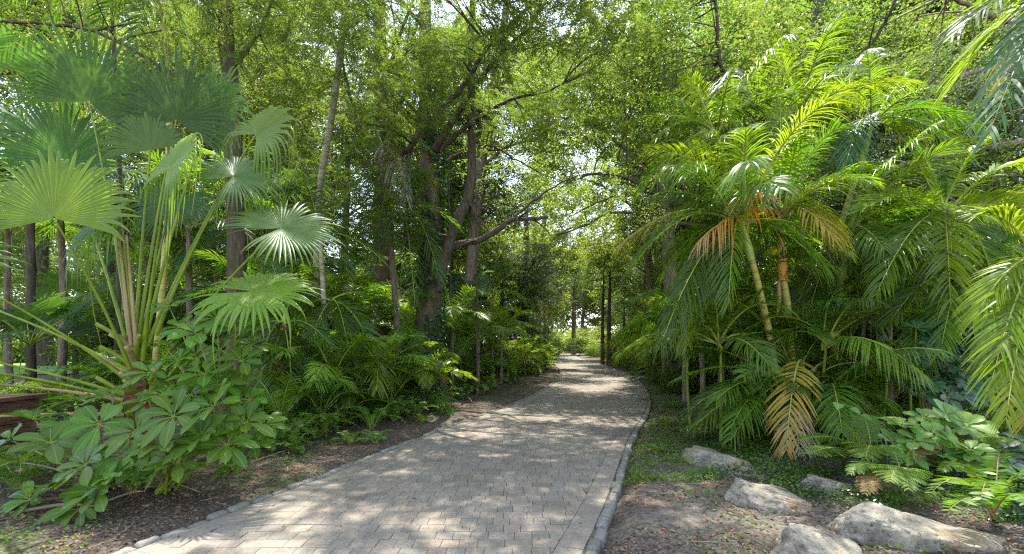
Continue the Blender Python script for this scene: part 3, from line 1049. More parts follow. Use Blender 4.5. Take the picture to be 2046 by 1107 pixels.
fern_set('c', [(1290, 800), (1345, 815), (1330, 850)], 'tiny fern in the low green cover between kerb and cane palm clump', 'tiny ferns in the low cover', .55)


def big_fern(base, tips, label, mat, n, ll, lw, dry=(), a0=84, a1=60, seed=1, rr=.006):
    rng = np.random.default_rng(seed)
    t = thing('sword_fern', label, 'fern', base)
    for i, (px, py, Y, lift) in enumerate(tips):
        dr = i in dry
        f = add_frond(t, base + rng.normal(0, .02, 3) * [1, 1, 0] + [0, 0, .02], at(px, py, Y), lift * 1.5, M['fern_dry'] if dr else M[mat], M['rachis_dry'],
                      n=n, ll=ll, lw=lw, v=4, droop=.12, a0=a0, a1=a1, t0=.18, rng=rng, rr=rr, q=4, roll=rng.normal(0, .2))
        if dr: f['label'] = 'withered brown frond'


big_fern(G(1985, 1030, 3.9), [(1860, 985, 3.35, .3), (1895, 1020, 3.1, .18), (1880, 940, 3.9, .32), (2080, 960, 3.6, .3), (2000, 920, 4.2, .35), (2060, 1010, 3.3, .2), (1960, 1000, 3.2, .3)],
         'large sword fern with broad leaflets above the biggest rock', 'sword', 24, .125, .018, seed=7)


def lace_fern(base, tips, label, seed=1, mat='lace'):
    rng = np.random.default_rng(seed)
    t = thing('lace_fern', label, 'fern', base)
    # a flat feathered leaflet used along each frond
    for i, (px, py, Y, lift) in enumerate(tips):
        P0 = base + np.array([rng.normal(0, .03), rng.normal(0, .03), .02])
        P2 = at(px, py, Y)
        P1 = P0 * .55 + P2 * .45 + np.array([0, 0, lift * 1.25])
        L = np.linalg.norm(P2 - P0)
        h = P2 - P0
        h[2] = 0
        S = nrm(np.cross(nrm(h), [0, 0, 1.0]))
        mb, rb = MB(), MB()
        n = 20
        for u in np.linspace(0, 1, n):
            tt = .28 + .72 * u
            p = bez(P0, P1, P2, [tt])[0]
            T = nrm(2 * (1 - tt) * (P1 - P0) + 2 * tt * (P2 - P1))
            N = np.cross(S, T)
            for sg in (-1, 1):
                al = math.radians(72 - 25 * u)
                d = nrm(math.cos(al) * T + math.sin(al) * sg * S + N * .08 + rng.normal(0, .05, 3))
                pl = .24 * L * math.sin(PI * (.22 + .72 * u)) ** .9 * rng.uniform(.85, 1.1)
                w = nrm(np.cross(N, d))
                k = 13
                q = (np.arange(k) + .5) / k
                q2 = np.concatenate([q, q])
                sd = np.concatenate([np.ones(k), -np.ones(k)])
                c0 = p + d * (pl * q2)[:, None] + np.array([0, 0, -.22 * pl]) * (q2 ** 2)[:, None]
                ln = .23 * pl * np.sin(PI * (.25 + .7 * q2))
                e = nrm(d * .45 + (sd[:, None] * w))
                tip = c0 + e * ln[:, None] + np.array([0, 0, -.1]) * ln[:, None]
                hw = d * (.5 * pl / k * .82)
                V = np.stack([c0 - hw, c0 + hw, tip + hw * .35, tip - hw * .35], 1)
                A = np.zeros((2 * k, 4, 3))
                A[:, :, 1] = .5
                mb.add(V, np.arange(2 * k * 4).reshape(-1, 4), A)
                tube(rb, [p, p + d * pl * .5 + [0, 0, -.05 * pl], p + d * pl + [0, 0, -.22 * pl]], [.0022, .0012, .0005], 3, cap=False)
        f = part('frond', mb, M[mat], t)
        tube(rb, bez(P0, P1, P2, np.linspace(0, 1, 12)), [.006, .004, .0015], 5)
        part('midrib', rb, M['rachis'], f)


lace_fern(G(1745, 930, 5.5), [(1600, 880, 5.3, .32), (1620, 905, 4.9, .25), (1660, 850, 5.6, .35), (1730, 915, 4.6, .35), (1720, 830, 6.0, .35), (1640, 900, 5.6, .3)],
          'pale green lacy fern spreading in front of the cane palm clump', 3)
lace_fern(G(1800, 960, 4.7), [(1815, 975, 4.0, .35), (1780, 960, 4.1, .3), (1830, 925, 4.6, .4), (1700, 945, 4.5, .3), (1760, 905, 5.0, .4)],
          'pale lacy fern arching down towards the upper edge of the biggest rock', 4)
lace_fern(G(1960, 930, 5.2), [(2000, 880, 4.8, .3), (1930, 890, 4.8, .3), (2050, 900, 5.0, .3), (1900, 930, 4.6, .25)], 'pale lacy fern behind the large sword fern', 6)
lace_fern(G(1790, 965, 4.75), [(1730, 985, 4.3, .3), (1900, 900, 5.0, .45), (1690, 950, 4.9, .3)], 'withered brown lacy fern among the live fronds above the rocks', 8, 'fern_dry')


# ------------------------------------------------------------------ rocks
def rock(px0, px1, pyt, pyb, Y, deep, label, seed, tilt=0.0, flat=.5, pale=1):
    xc = ((px0 + px1) / 2 - CXP) / FPX * Y
    w = (px1 - px0) / FPX * Y / 2
    zb = gz(xc, Y)[0]
    h = max(.08, (pyb - pyt) / FPX * Y * .9)
    base = np.array([xc, Y, zb])
    t = D.objects.new('rock', None)
    import bmesh
    bm = bmesh.new()
    bmesh.ops.create_icosphere(bm, subdivisions=6, radius=1)
    off = Vector((seed * 7.3, seed * 3.1, seed * 1.7))
    prng = np.random.default_rng(seed + 600)
    planes = []
    for k in range(13):
        n_ = nrm(prng.normal(0, 1, 3) * [1, 1, .8])
        planes.append((Vector(n_), prng.uniform(.62, .86)))
    planes.append((Vector(nrm([.12, -.25, 1])), .55))
    for v in bm.verts:
        p = v.co.copy()
        q = p.copy()
        for n_, d_ in planes:
            e = p.dot(n_) - d_
            if e > 0: p -= n_ * e * .7
        q = p * 1.1
        p = v.co.copy()
        r = 1 + .20 * mnoise.noise(q * .9 + off) + .16 * mnoise.noise(q * 2.1 + off) + .05 * mnoise.noise(q * 5 + off)
        r += -.16 * abs(mnoise.noise(q * 1.5 + off * 2)) + .035 * mnoise.noise(q * 11 + off) + .018 * mnoise.noise(q * 27 + off) - .06 * max(0, mnoise.noise(q * 6 + off * 3) - .2)
        # faceted: press against a few planes
        co = Vector((q.x * w * r * 1.08, q.y * deep * r, q.z * h * r))
        top = h * (flat + .28 * mnoise.noise(Vector((co.x * 2.2, co.y * 2.2, 1)) + off)) + tilt * co.x
        if co.z > top: co.z = top + (co.z - top) * .18
        # layered ledges on the flanks
        ll = math.sin(co.z / h * 9 + 2 * mnoise.noise(q * 1.7 + off))
        k = 1 + .03 * ll * (1 - abs(q.z))
        co.x *= k
        co.y *= k
        v.co = co
    me = D.meshes.new('rock')
    bm.to_mesh(me)
    bm.free()
    me.polygons.foreach_set('use_smooth', [True] * len(me.polygons))
    me.materials.append(M['rock'])
    D.objects.remove(t)
    o = link('rock', me)
    o.location = [float(c) for c in base - [0, 0, .16 * h]]
    o.rotation_euler = (0, 0, 0)
    return tag(o, label, 'rock', 'limestone rocks beside the path')


def rock_mat():
    m, nt = new_mat('limestone')
    f = noise_tex(nt, 3.2, 8, .68)
    f2 = noise_tex(nt, 16, 8, .75)
    col = ramp(nt, f, [(.30, (.08, .072, .058)), (.43, (.22, .20, .16)), (.55, (.40, .36, .28)), (.70, (.52, .475, .385))])
    col = mixc(nt, ramp(nt, noise_tex(nt, 2.1, 5, .7), [(.50, (0, 0, 0)), (.64, (.85, .85, .85))]), col, (.30, .19, .085))
    col = mixc(nt, ramp(nt, f2, [(.37, (.9, .9, .9)), (.46, (0, 0, 0))]), col, (.09, .075, .055))
    p = nd(nt, 'ShaderNodeBsdfPrincipled')
    p.inputs['Roughness'].default_value = .88
    p.inputs['Specular IOR Level'].default_value = .25
    nt.links.new(col, p.inputs['Base Color'])
    b = nd(nt, 'ShaderNodeBump')
    b.inputs['Strength'].default_value = .9
    b.inputs['Distance'].default_value = .06
    nt.links.new(mathn(nt, 'ADD', f2, f), b.inputs['Height'])
    nt.links.new(b.outputs[0], p.inputs['Normal'])
    o = nd(nt, 'ShaderNodeOutputMaterial')
    nt.links.new(p.outputs[0], o.inputs[0])
    return m


M['rock'] = rock_mat()
rock(1384, 1488, 918, 968, 5.95, .78, 'flat grey slab of rock lying nearest the cane palm clump', 1, 0, .42)
rock(1460, 1606, 975, 1042, 4.55, .40, 'pointed pale rock sloping into the soil between the flat slab and the biggest rock', 2, -.22, .5)
rock(1598, 1712, 958, 1012, 4.85, .22, 'small whitish rock half hidden under the lacy ferns', 3, -.1, .6)
rock(1652, 1968, 1022, 1120, 3.72, .36, 'biggest pale rock, long with a rounded end and an ochre stained flank', 4, -.20, .6)
rock(1545, 1722, 1064, 1140, 3.46, .26, 'low cream rock between the sandy corner and the biggest rock', 5, -.18, .5)
rock(972, 992, 748, 758, 18.0, .22, 'small grey stone on the leafy bank where the path bends', 6, 0, .6)
rock(792, 812, 742, 756, 22.0, .3, 'pale stone lying among ferns beyond the ivy covered trunk', 9, 0, .6)


# ------------------------------------------------------------------ cane palm clump
def stem(t, pts, r, mat, shaft=None, seed=0):
    sb = MB()
    tube(sb, smooth_path(pts, 30), r, 10, .03, seed, vscale=7.0)
    s = part('stem', sb, M[mat], t)
    if shaft is not None:
        cb = MB()
        a, b = shaft[0], shaft[1]
        tube(cb, smooth_path([a, (a * .6 + b * .4), b], 10), [r[-1] * 1.25, r[-1] * 1.45, r[-1] * 1.0, r[-1] * .6], 10, .03, seed)
        part('crownshaft', cb, M[shaft[2]], s)
    return s


def cane_clump():
    rng = np.random.default_rng(41)
    base = G(1580, 870, 7.6)
    t = thing('cane_palm', 'big cane palm clump with yellow ringed stems and an orange dying leaf near the rocks', 'palm', base)
    F = 1.0
    # visible stems
    def st(px, Yb, seed, pts, w, mat='cane', shaft=None):
        b = G(px[0], 860, Yb)
        P = [b - [0, 0, .05]] + [at(a, c, d) for a, c, d in pts]
        sh = None
        if shaft: sh = (at(*shaft[0]), at(*shaft[1]), shaft[2])
        stem(t, P, [w * 1.1, w, w * .85], mat, sh, seed)
    st((1555,), 7.2, 1, [(1545, 715, 7.1), (1520, 590, 7.0), (1500, 510, 6.9)], .052, 'cane', ((1502, 520, 6.9), (1478, 430, 6.85), 'shaft'))
    st((1590,), 7.5, 2, [(1580, 700, 7.4), (1573, 610, 7.3), (1563, 545, 7.25)], .060, 'cane', ((1565, 560, 7.25), (1556, 430, 7.2), 'shaft_orange'))
    st((1660,), 7.8, 3, [(1668, 680, 7.8), (1674, 600, 7.8), (1682, 545, 7.8)], .062, 'cane', ((1680, 560, 7.8), (1692, 470, 7.8), 'shaft'))
    tf, t = t, thing('cane_palm', 'taller cane palm stems with arching leaves rising behind the yellow stemmed clump', 'palm', G(1610, 850, 8.4))
    tbk = t
    st((1600,), 8.2, 4, [(1600, 600, 8.2), (1600, 450, 8.3), (1598, 330, 8.4)], .055, 'cane', ((1598, 350, 8.4), (1592, 230, 8.4), 'shaft'))
    st((1640,), 8.6, 5, [(1650, 600, 8.6), (1680, 450, 8.6), (1720, 330, 8.6)], .055, 'cane', ((1715, 345, 8.6), (1745, 240, 8.6), 'shaft'))
    st((1540,), 8.4, 6, [(1520, 600, 8.4), (1480, 450, 8.4), (1450, 340, 8.4)], .055, 'cane', ((1453, 350, 8.4), (1430, 260, 8.4), 'shaft'))
    t = tf
    dry = MB()
    a, b = at(1552, 630, 7.15), at(1556, 560, 7.15)
    tube(dry, smooth_path([a, (a + b) / 2 + [.02, 0, 0], b], 8), [.015, .04, .02], 6, .1, 3)
    part('dead_sheath', dry, M['rachis_dry'], t)['label'] = 'reddish brown dead leaf sheath'
    A, B, C_, E, H, K = (1480, 450, 6.9), (1556, 430, 7.2), (1692, 470, 7.8), (1592, 240, 8.4), (1745, 250, 8.6), (1430, 270, 8.4)
    kw = dict(n=54, ll=.50, lw=.0115)
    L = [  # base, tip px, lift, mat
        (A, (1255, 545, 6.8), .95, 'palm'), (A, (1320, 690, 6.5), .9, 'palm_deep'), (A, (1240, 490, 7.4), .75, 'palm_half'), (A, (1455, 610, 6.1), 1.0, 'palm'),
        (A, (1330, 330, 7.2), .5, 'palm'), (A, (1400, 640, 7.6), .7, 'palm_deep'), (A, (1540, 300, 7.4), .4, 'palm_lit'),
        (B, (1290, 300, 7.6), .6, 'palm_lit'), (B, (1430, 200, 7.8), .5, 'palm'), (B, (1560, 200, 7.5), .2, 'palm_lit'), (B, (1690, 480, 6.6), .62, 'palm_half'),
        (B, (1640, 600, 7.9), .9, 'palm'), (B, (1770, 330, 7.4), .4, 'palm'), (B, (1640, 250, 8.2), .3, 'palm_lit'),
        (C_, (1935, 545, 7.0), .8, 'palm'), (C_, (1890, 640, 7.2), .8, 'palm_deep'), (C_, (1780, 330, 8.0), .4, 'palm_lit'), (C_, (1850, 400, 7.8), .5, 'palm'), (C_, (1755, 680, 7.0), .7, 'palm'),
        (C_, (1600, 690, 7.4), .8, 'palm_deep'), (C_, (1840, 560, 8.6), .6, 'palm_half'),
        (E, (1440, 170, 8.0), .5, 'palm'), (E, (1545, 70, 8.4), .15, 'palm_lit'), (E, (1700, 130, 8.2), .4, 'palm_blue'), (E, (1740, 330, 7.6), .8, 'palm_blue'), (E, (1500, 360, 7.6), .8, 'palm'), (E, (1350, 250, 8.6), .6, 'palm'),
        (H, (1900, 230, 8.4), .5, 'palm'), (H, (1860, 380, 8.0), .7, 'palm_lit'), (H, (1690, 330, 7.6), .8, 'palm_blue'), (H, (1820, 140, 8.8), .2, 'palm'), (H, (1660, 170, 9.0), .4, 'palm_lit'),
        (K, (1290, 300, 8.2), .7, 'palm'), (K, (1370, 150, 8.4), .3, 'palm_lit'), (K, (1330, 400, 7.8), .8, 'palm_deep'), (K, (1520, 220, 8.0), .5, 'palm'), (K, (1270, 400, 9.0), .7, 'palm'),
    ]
    for i, (b, tip, lift, m) in enumerate(L):
        add_frond(t if b in (A, B, C_) else tbk, at(*b) + rng.normal(0, .03, 3), at(*tip), lift, M[m], rng=rng, roll=rng.normal(0, .25), v=rng.uniform(8, 32), droop=rng.uniform(.3, .8), **kw)
    add_frond(t, at(1556, 425, 7.15), at(1395, 485, 6.4), .45, M['palm_orange'], M['rachis_dry'], 'dying orange frond with a grey withered tip', rng=rng, n=34, ll=.5, lw=.013, v=10, droop=.95)
    add_frond(t, at(1560, 420, 7.1), at(1470, 400, 6.5), .35, M['palm_orange'], M['rachis_dry'], 'short orange frond', rng=rng, n=26, ll=.42, lw=.013, v=10, droop=.6)
    add_frond(t, at(1570, 420, 7.1), at(1665, 475, 6.3), .35, M['palm_yellow'], None, 'yellow edged frond', rng=rng, n=30, ll=.45, lw=.013, v=15, droop=.5)
    for k in range(63):                                    # more leaves all round each head
        b = (A, B, C_, A, B, C_, E, H, K)[k % 9]
        a = rng.uniform(0, 2 * PI)
        e = rng.uniform(-.7, .75)
        r = rng.uniform(1.3, 2.15)
        p = at(*b)
        add_frond(t if b in (A, B, C_) else tbk, p + rng.normal(0, .04, 3), p + np.array([math.cos(a) * math.cos(e) * r, math.sin(a) * math.cos(e) * r, math.sin(e) * r]), rng.uniform(.4, .8), M[('palm', 'palm_deep', 'palm', 'palm_lit')[k % 4]],
                  rng=rng, roll=rng.normal(0, .3), v=rng.uniform(6, 32), droop=rng.uniform(.3, .85), **kw)
    for k in range(26):                                    # leaves of young shoots round the foot of the clump
        a = rng.uniform(-PI, 0) if k % 3 else rng.uniform(0, PI)
        p = at(1590, 800, 7.3) + rng.normal(0, .22, 3) * [1.3, .8, .6]
        r = rng.uniform(1.1, 2.0)
        add_frond(t, p, p + np.array([math.cos(a) * r, math.sin(a) * r * .8, rng.uniform(-.5, .8)]), rng.uniform(.4, .75), M[('palm', 'palm_deep')[k % 2]],
                  rng=rng, roll=rng.normal(0, .3), v=rng.uniform(6, 30), droop=rng.uniform(.3, .7), n=48, ll=.46, lw=.0115)
    # low suckers
    Q = [((1575, 790), (1390, 850, 6.5), .55, 'palm'), ((1570, 780), (1350, 760, 6.9), .6, 'palm'), ((1565, 770), (1310, 700, 7.4), .6, 'palm_deep'), ((1580, 800), (1460, 880, 6.2), .6, 'palm'),
         ((1590, 790), (1680, 850, 6.2), .75, 'palm'), ((1600, 780), (1745, 830, 6.4), .75, 'palm'), ((1610, 770), (1800, 760, 6.8), .65, 'palm_deep'), ((1600, 760), (1830, 690, 7.2), .6, 'palm'),
         ((1570, 760), (1400, 680, 7.6), .6, 'palm_deep'), ((1590, 750), (1700, 620, 7.8), .4, 'palm_deep'), ((1580, 750), (1500, 620, 7.8), .35, 'palm_deep'), ((1620, 790), (1720, 880, 6.3), .5, 'palm_half'),
         ((1560, 800), (1430, 800, 6.3), .6, 'palm'), ((1585, 760), (1540, 660, 6.8), .35, 'palm')]
    for (bx, by), tip, lift, m in Q:
        add_frond(t, at(bx, by, 7.3) * [1, 1, 1], at(*tip), lift, M[m], rng=rng, roll=rng.normal(0, .2), v=rng.uniform(6, 28), droop=rng.uniform(.3, .7), n=48, ll=.48, lw=.012)
    add_frond(t, at(1600, 720, 6.9), at(1570, 900, 5.85), .62, M['palm_yellow'], None, 'hanging frond turned yellow and brown at its tip', rng=rng, n=36, ll=.46, lw=.015, v=10, droop=.45)
    add_frond(t, at(1580, 800, 6.9), at(1600, 930, 6.0), .3, M['palm_dry'], M['rachis_dry'], 'grey dead frond hanging to the soil', rng=rng, n=30, ll=.4, lw=.010, v=5, droop=.9)
    add_frond(t, at(1640, 800, 7.0), at(1800, 880, 6.3), .35, M['palm_dry'], M['rachis_dry'], 'grey dead frond lying low', rng=rng, n=30, ll=.4, lw=.010, v=5, droop=.9)

    t = thing('cane_palm', 'stemless young cane palm shoots whose crowded leaves hide the flanks of the clump', 'palm', G(1600, 860, 7.9))
    for ci, (px, py, Y) in enumerate([(1440, 690, 7.2), (1650, 690, 7.0), (1760, 640, 7.5), (1530, 700, 7.7), (1380, 640, 8.3), (1820, 600, 8.0), (1480, 600, 7.9), (1700, 560, 8.3)]):
        p = at(px, py, Y)
        g = gp(p[0], p[1])
        sb = MB()
        tube(sb, smooth_path([g - [0, 0, .05], (g + p) / 2 + rng.normal(0, .05, 3), p], 12), [.03, .025, .018], 6, .04, ci)
        part('stem', sb, M['petiole'], t)
        for k in range(11):
            a = k * 2.4 + rng.normal(0, .2)
            e = rng.uniform(-.45, 1.0)
            r = rng.uniform(1.1, 1.75)
            add_frond(t, p + rng.normal(0, .03, 3), p + np.array([math.cos(a) * math.cos(e) * r, math.sin(a) * math.cos(e) * r, math.sin(e) * r * .8 - .1]), rng.uniform(.35, .7),
                      M[('palm', 'palm_lit', 'palm', 'palm_deep', 'palm')[(k + ci) % 5]], rng=rng, roll=rng.normal(0, .3), v=rng.uniform(6, 30), droop=rng.uniform(.3, .8), n=50, ll=.46, lw=.0115)


cane_clump()


def px_palm(name, label, cat_loc, crowns, fr, stems=(), seed=1, n=36, ll=.5, lw=.017, cat='palm'):
    rng = np.random.default_rng(seed)
    t = thing(name, label, cat, cat_loc)
    for pts, w, mat in stems:
        stem(t, [np.asarray(p) for p in pts], [w * 1.15, w, w * .9], mat, None, seed)
    for ci, tip, lift, m in fr:
        m2 = m
        dryp = m in ('palm_dry', 'palm_orange')
        f = add_frond(t, at(*crowns[ci]) + rng.normal(0, .03, 3), at(*tip), lift, M[m2], M['rachis_dry'] if dryp else None, rng=rng, roll=rng.normal(0, .25),
                      v=rng.uniform(12, 34), droop=(.95 if dryp else rng.uniform(.2, .5)), n=n, ll=ll, lw=lw)
        if dryp: f['label'] = 'pale dead frond'
    return t


# wide leaved palm behind the clump
b = gp(6.9, 7.3)
px_palm('cane_palm', 'dense glossy palm with sunlit yellow green leaves behind the dwarf umbrella shrub', b, [(1890, 430, 7.0), (1930, 560, 6.6), (1850, 520, 7.6)],
        [(0, (1720, 420, 6.8), .5, 'palm_lit'), (0, (1750, 590, 6.2), .75, 'palm'), (0, (1960, 290, 7.0), .3, 'palm_lit'), (0, (2060, 330, 6.8), .5, 'palm_lit'), (0, (2000, 590, 6.2), .7, 'palm'),
         (0, (1830, 300, 7.4), .35, 'palm'), (0, (1900, 620, 6.0), .8, 'palm_lit'), (0, (1800, 480, 7.6), .5, 'palm_deep'), (0, (2080, 450, 6.5), .5, 'palm_lit'), (1, (1780, 640, 6.3), .6, 'palm_deep'),
         (1, (1830, 740, 6.2), .7, 'palm_deep'), (1, (2070, 600, 6.2), .6, 'palm_lit'), (1, (1990, 720, 5.8), .7, 'palm_deep'), (1, (1760, 520, 6.6), .5, 'palm'), (2, (1700, 650, 7.4), .6, 'palm_deep'),
         (2, (1760, 380, 8.0), .4, 'palm'), (1, (1880, 700, 6.0), .7, 'palm'), (1, (2060, 480, 6.6), .5, 'palm')],
        [([b, at(1910, 700, 7.2), at(1895, 560, 7.1), at(1890, 430, 7.0)], .06, 'cane'), ([b, at(1940, 700, 6.8), at(1930, 560, 6.6)], .055, 'cane')], 51, ll=.56, lw=.016, n=52)
b = gp(5.55, 4.6)
px_palm('cane_palm', 'bright palm with arching leaves hanging over the sword fern and light green shrub', b, [(2090, 520, 4.6), (2110, 640, 4.5)],
        [(0, (1975, 790, 4.2), .55, 'palm_lit'), (0, (1945, 640, 4.6), .5, 'palm_lit'), (0, (2010, 840, 4.0), .5, 'palm_lit'), (0, (1960, 430, 4.8), .35, 'palm_lit'), (1, (1985, 720, 4.3), .45, 'palm'),
         (1, (2050, 850, 4.0), .5, 'palm_half'), (0, (2130, 380, 4.6), .3, 'palm_lit'), (0, (2200, 640, 4.4), .5, 'palm')],
        [([b, at(2120, 800, 4.6), at(2095, 520, 4.6)], .05, 'cane')], 52, ll=.42, lw=.012, n=52)
b = gp(7.9, 5.9)
px_palm('tall_palm', 'tall palm with long bluish green leaves drooping high above the glossy palm', b, [(2170, -60, 5.9)],
        [(0, (1975, 270, 5.2), .75, 'palm_blue'), (0, (1905, 70, 6.0), .5, 'palm'), (0, (1890, 190, 6.6), .7, 'palm_lit'), (0, (2010, 150, 6.4), .6, 'palm_half'), (0, (2080, 260, 5.0), .8, 'palm_blue'), (0, (2300, 200, 5.6), .7, 'palm')],
        [([b, at(2190, 400, 5.9), at(2172, -60, 5.9)], .09, 'cane_pale')], 53, ll=.7, lw=.02, n=44)

# slender palms on the other bank
b = G(628, 800, 11.5)
px_palm('slender_palm', 'slender pale ringed palm stem leaning up to an orange flower stalk', b, [(692, -30, 11.0)],
        [(0, (560, 60, 10.6), 1.2, 'palm'), (0, (800, 20, 10.4), 1.2, 'palm'), (0, (640, 120, 10.2), 1.4, 'palm'), (0, (740, 110, 10.2), 1.3, 'palm_deep'), (0, (700, -220, 11.5), .5, 'palm'), (0, (520, -60, 12), 1.2, 'palm'), (0, (850, -90, 12), 1.2, 'palm')],
        [([b, at(630, 640, 11.5), at(633, 520, 11.4), at(640, 370, 11.3), at(665, 220, 11.2), at(683, 80, 11.1), at(692, -30, 11.0)], .085, 'cane_pale')], 61, ll=.55)
fl = MB()
for k in range(26):
    a = RNG.uniform(0, 6.28)
    c0 = at(690, 15, 11.0)
    e = c0 + np.array([math.cos(a) * .35, math.sin(a) * .35, RNG.uniform(-.22, .12)])
    tube(fl, bez(c0, (c0 + e) / 2 + [0, 0, .1], e, np.linspace(0, 1, 5)), [.014, .008, .005], 4, cap=False)
sp_ = [o for o in SC.objects if o.name.startswith('slender_palm')][0]
part('flower_stalk', fl, M['palm_yellow'], sp_)
b = G(300, 860, 9.0)
px_palm('slender_palm', 'slender palm with a yellow topped stem rising behind the upright fan leaves', b, [(318, -10, 9.0)],
        [(0, (180, 80, 8.8), 1.0, 'palm_deep'), (0, (430, 60, 8.8), 1.0, 'palm'), (0, (260, 130, 8.4), 1.0, 'palm_deep'), (0, (390, 140, 9.4), 1.0, 'palm'), (0, (320, -200, 9), .4, 'palm'), (0, (100, -40, 9.6), 1, 'palm')],
        [([b, at(330, 500, 9.0), at(338, 220, 9.0), at(332, 80, 9.0), at(315, 0, 9.0)], .055, 'cane')], 62, ll=.5)
b = G(230, 850, 10.2)
px_palm('slender_palm', 'slender grey green palm stem deep in the shade above the fan leaves', b, [(222, -40, 10.2)],
        [(0, (90, 60, 10), 1.0, 'palm_deep'), (0, (330, 70, 10), 1.1, 'palm_deep'), (0, (150, 140, 9.8), 1.1, 'palm_deep'), (0, (20, -10, 10), .8, 'palm')],
        [([b, at(240, 400, 10.2), at(228, 100, 10.2), at(222, -40, 10.2)], .045, 'bark_dark')], 63, ll=.5)

# understory palms placed by pixel: dark drooping feather leaves between the trunks
b = G(640, 815, 9.6)
px_palm('feather_palm', 'shaded palm with one long dark feather leaf hanging in front of the reddish trunk', b, [(665, 600, 9.8), (640, 470, 10.2)],
        [(0, (765, 745, 9.0), .75, 'palm_deep'), (0, (700, 720, 9.2), .6, 'palm_deep'), (0, (560, 700, 9.6), .7, 'palm_deep'), (0, (600, 760, 9.2), .7, 'palm_deep'), (1, (800, 560, 10), .7, 'palm_deep'), (1, (740, 350, 10.6), .5, 'palm'),
         (1, (540, 500, 10.2), .7, 'palm_deep'), (1, (600, 330, 10.5), .4, 'palm_deep'), (1, (700, 560, 9.8), .8, 'palm_deep'), (0, (820, 640, 10.4), .7, 'palm_deep')],
        [([b, at(650, 700, 9.7), at(640, 470, 10.2)], .06, 'cane_pale')], 64)
b = G(800, 790, 12.0)
px_palm('feather_palm', 'palm with a pale dead frond hanging between the two big reddish trunks', b, [(760, 290, 11.6), (810, 420, 12.0)],
        [(0, (812, 400, 10.6), .9, 'palm_dry'), (0, (860, 300, 11), .6, 'palm'), (0, (680, 330, 11), .7, 'palm'), (0, (900, 230, 11.5), .6, 'palm_deep'), (0, (700, 180, 12), .4, 'palm'), (0, (830, 170, 12), .3, 'palm_deep'),
         (1, (880, 560, 11.2), .9, 'palm_deep'), (1, (740, 560, 11.2), .9, 'palm_deep'), (1, (930, 470, 11.6), .7, 'palm_deep'), (1, (700, 480, 11.6), .7, 'palm_deep'), (1, (830, 620, 10.8), .9, 'palm_deep')],
        [([b, at(790, 600, 12), at(775, 420, 11.8), at(760, 290, 11.6)], .08, 'bark_grey')], 65, ll=.55)
b = G(560, 830, 8.6)
px_palm('feather_palm', 'dark low palm with fronds brushing the soil beside the slender pale stem', b, [(570, 650, 8.6)],
        [(0, (520, 860, 8.2), .8, 'palm_deep'), (0, (590, 850, 8.2), .7, 'palm_deep'), (0, (660, 690, 8.4), .5, 'palm_deep'), (0, (480, 700, 8.8), .5, 'palm_deep'), (0, (540, 520, 9), .4, 'palm_deep'), (0, (620, 560, 9), .4, 'palm_deep'), (0, (500, 800, 8.0), .8, 'palm_deep')],
        [([b, at(562, 760, 8.6), at(570, 650, 8.6)], .09, 'fibre')], 66)
# ------------------------------------------------------------------ trees
def pxl(pts, Y):
    return [at(p[0], p[1], p[2] if len(p) > 2 else Y) for p in pts]


def tree(name, label, base, trunk, tr, bark, limbs, crowns, seed, cat='tree', twig_every=6, group=None, sides=14):
    """trunk: points; limbs: [(points, r0, r1)]; crowns: [(centre, radii, n, gap, kind, scale, material)]"""
    rng = np.random.default_rng(seed)
    t = thing(name, label, cat, base, group)
    tb = MB()
    tp = smooth_path([np.asarray(base) - [0, 0, .15]] + [np.asarray(p) for p in trunk], 60)
    tp = tp + np.c_[rng.normal(0, .008, (60, 2)), np.zeros(60)]
    tube(tb, tp, tr, sides, .07, seed, flute=.35)
    part('trunk', tb, M[bark], t)
    LP = [tp[20:]]
    for i, (pts, r0, r1) in enumerate(limbs):
        lp = smooth_path(pts, 30)
        lp[1:-1] += rng.normal(0, .012, (28, 3))
        LP.append(lp)
        lb = MB()
        tube(lb, lp, [r0 * .8, (r0 + r1) * .4, r1 * .8], 9, .07, seed + i)
        for _ in range(4):                                # small side shoots
            k = rng.integers(8, 29)
            p = lp[k]
            d = rng.normal(0, 1, 3) * [1, 1, .7]
            e = p + nrm(d) * rng.uniform(.5, 1.4)
            tube(lb, bez(p, (p + e) / 2 + [0, 0, .12], e, np.linspace(0, 1, 8)), [r1 * .7, r1 * .2], 5, .05, k, cap=False)
        part('limb', lb, M['bark_brown' if bark == 'bark_red' else bark], t)
    br = MB()
    for ci, (c, r, n, gap, kind, sc, mat) in enumerate(crowns):
        C = blob(c, r, int(n * (.34 if seed < 83 or seed > 86 else .40)), rng, gap - .12)
        if not len(C): continue
        cb = MB()
        add_sprays(cb, C, kind, sc, rng)
        part('crown', cb, M[mat], t, smooth=False)
        limb_twigs(br, LP, C, rng, 3 if seed in (71, 81, 83, 84) else twig_every, .018)
    if br.n: part('twigs', br, M['twig' if bark == 'bark_grey' else bark], t)['kind'] = 'stuff'
    return t


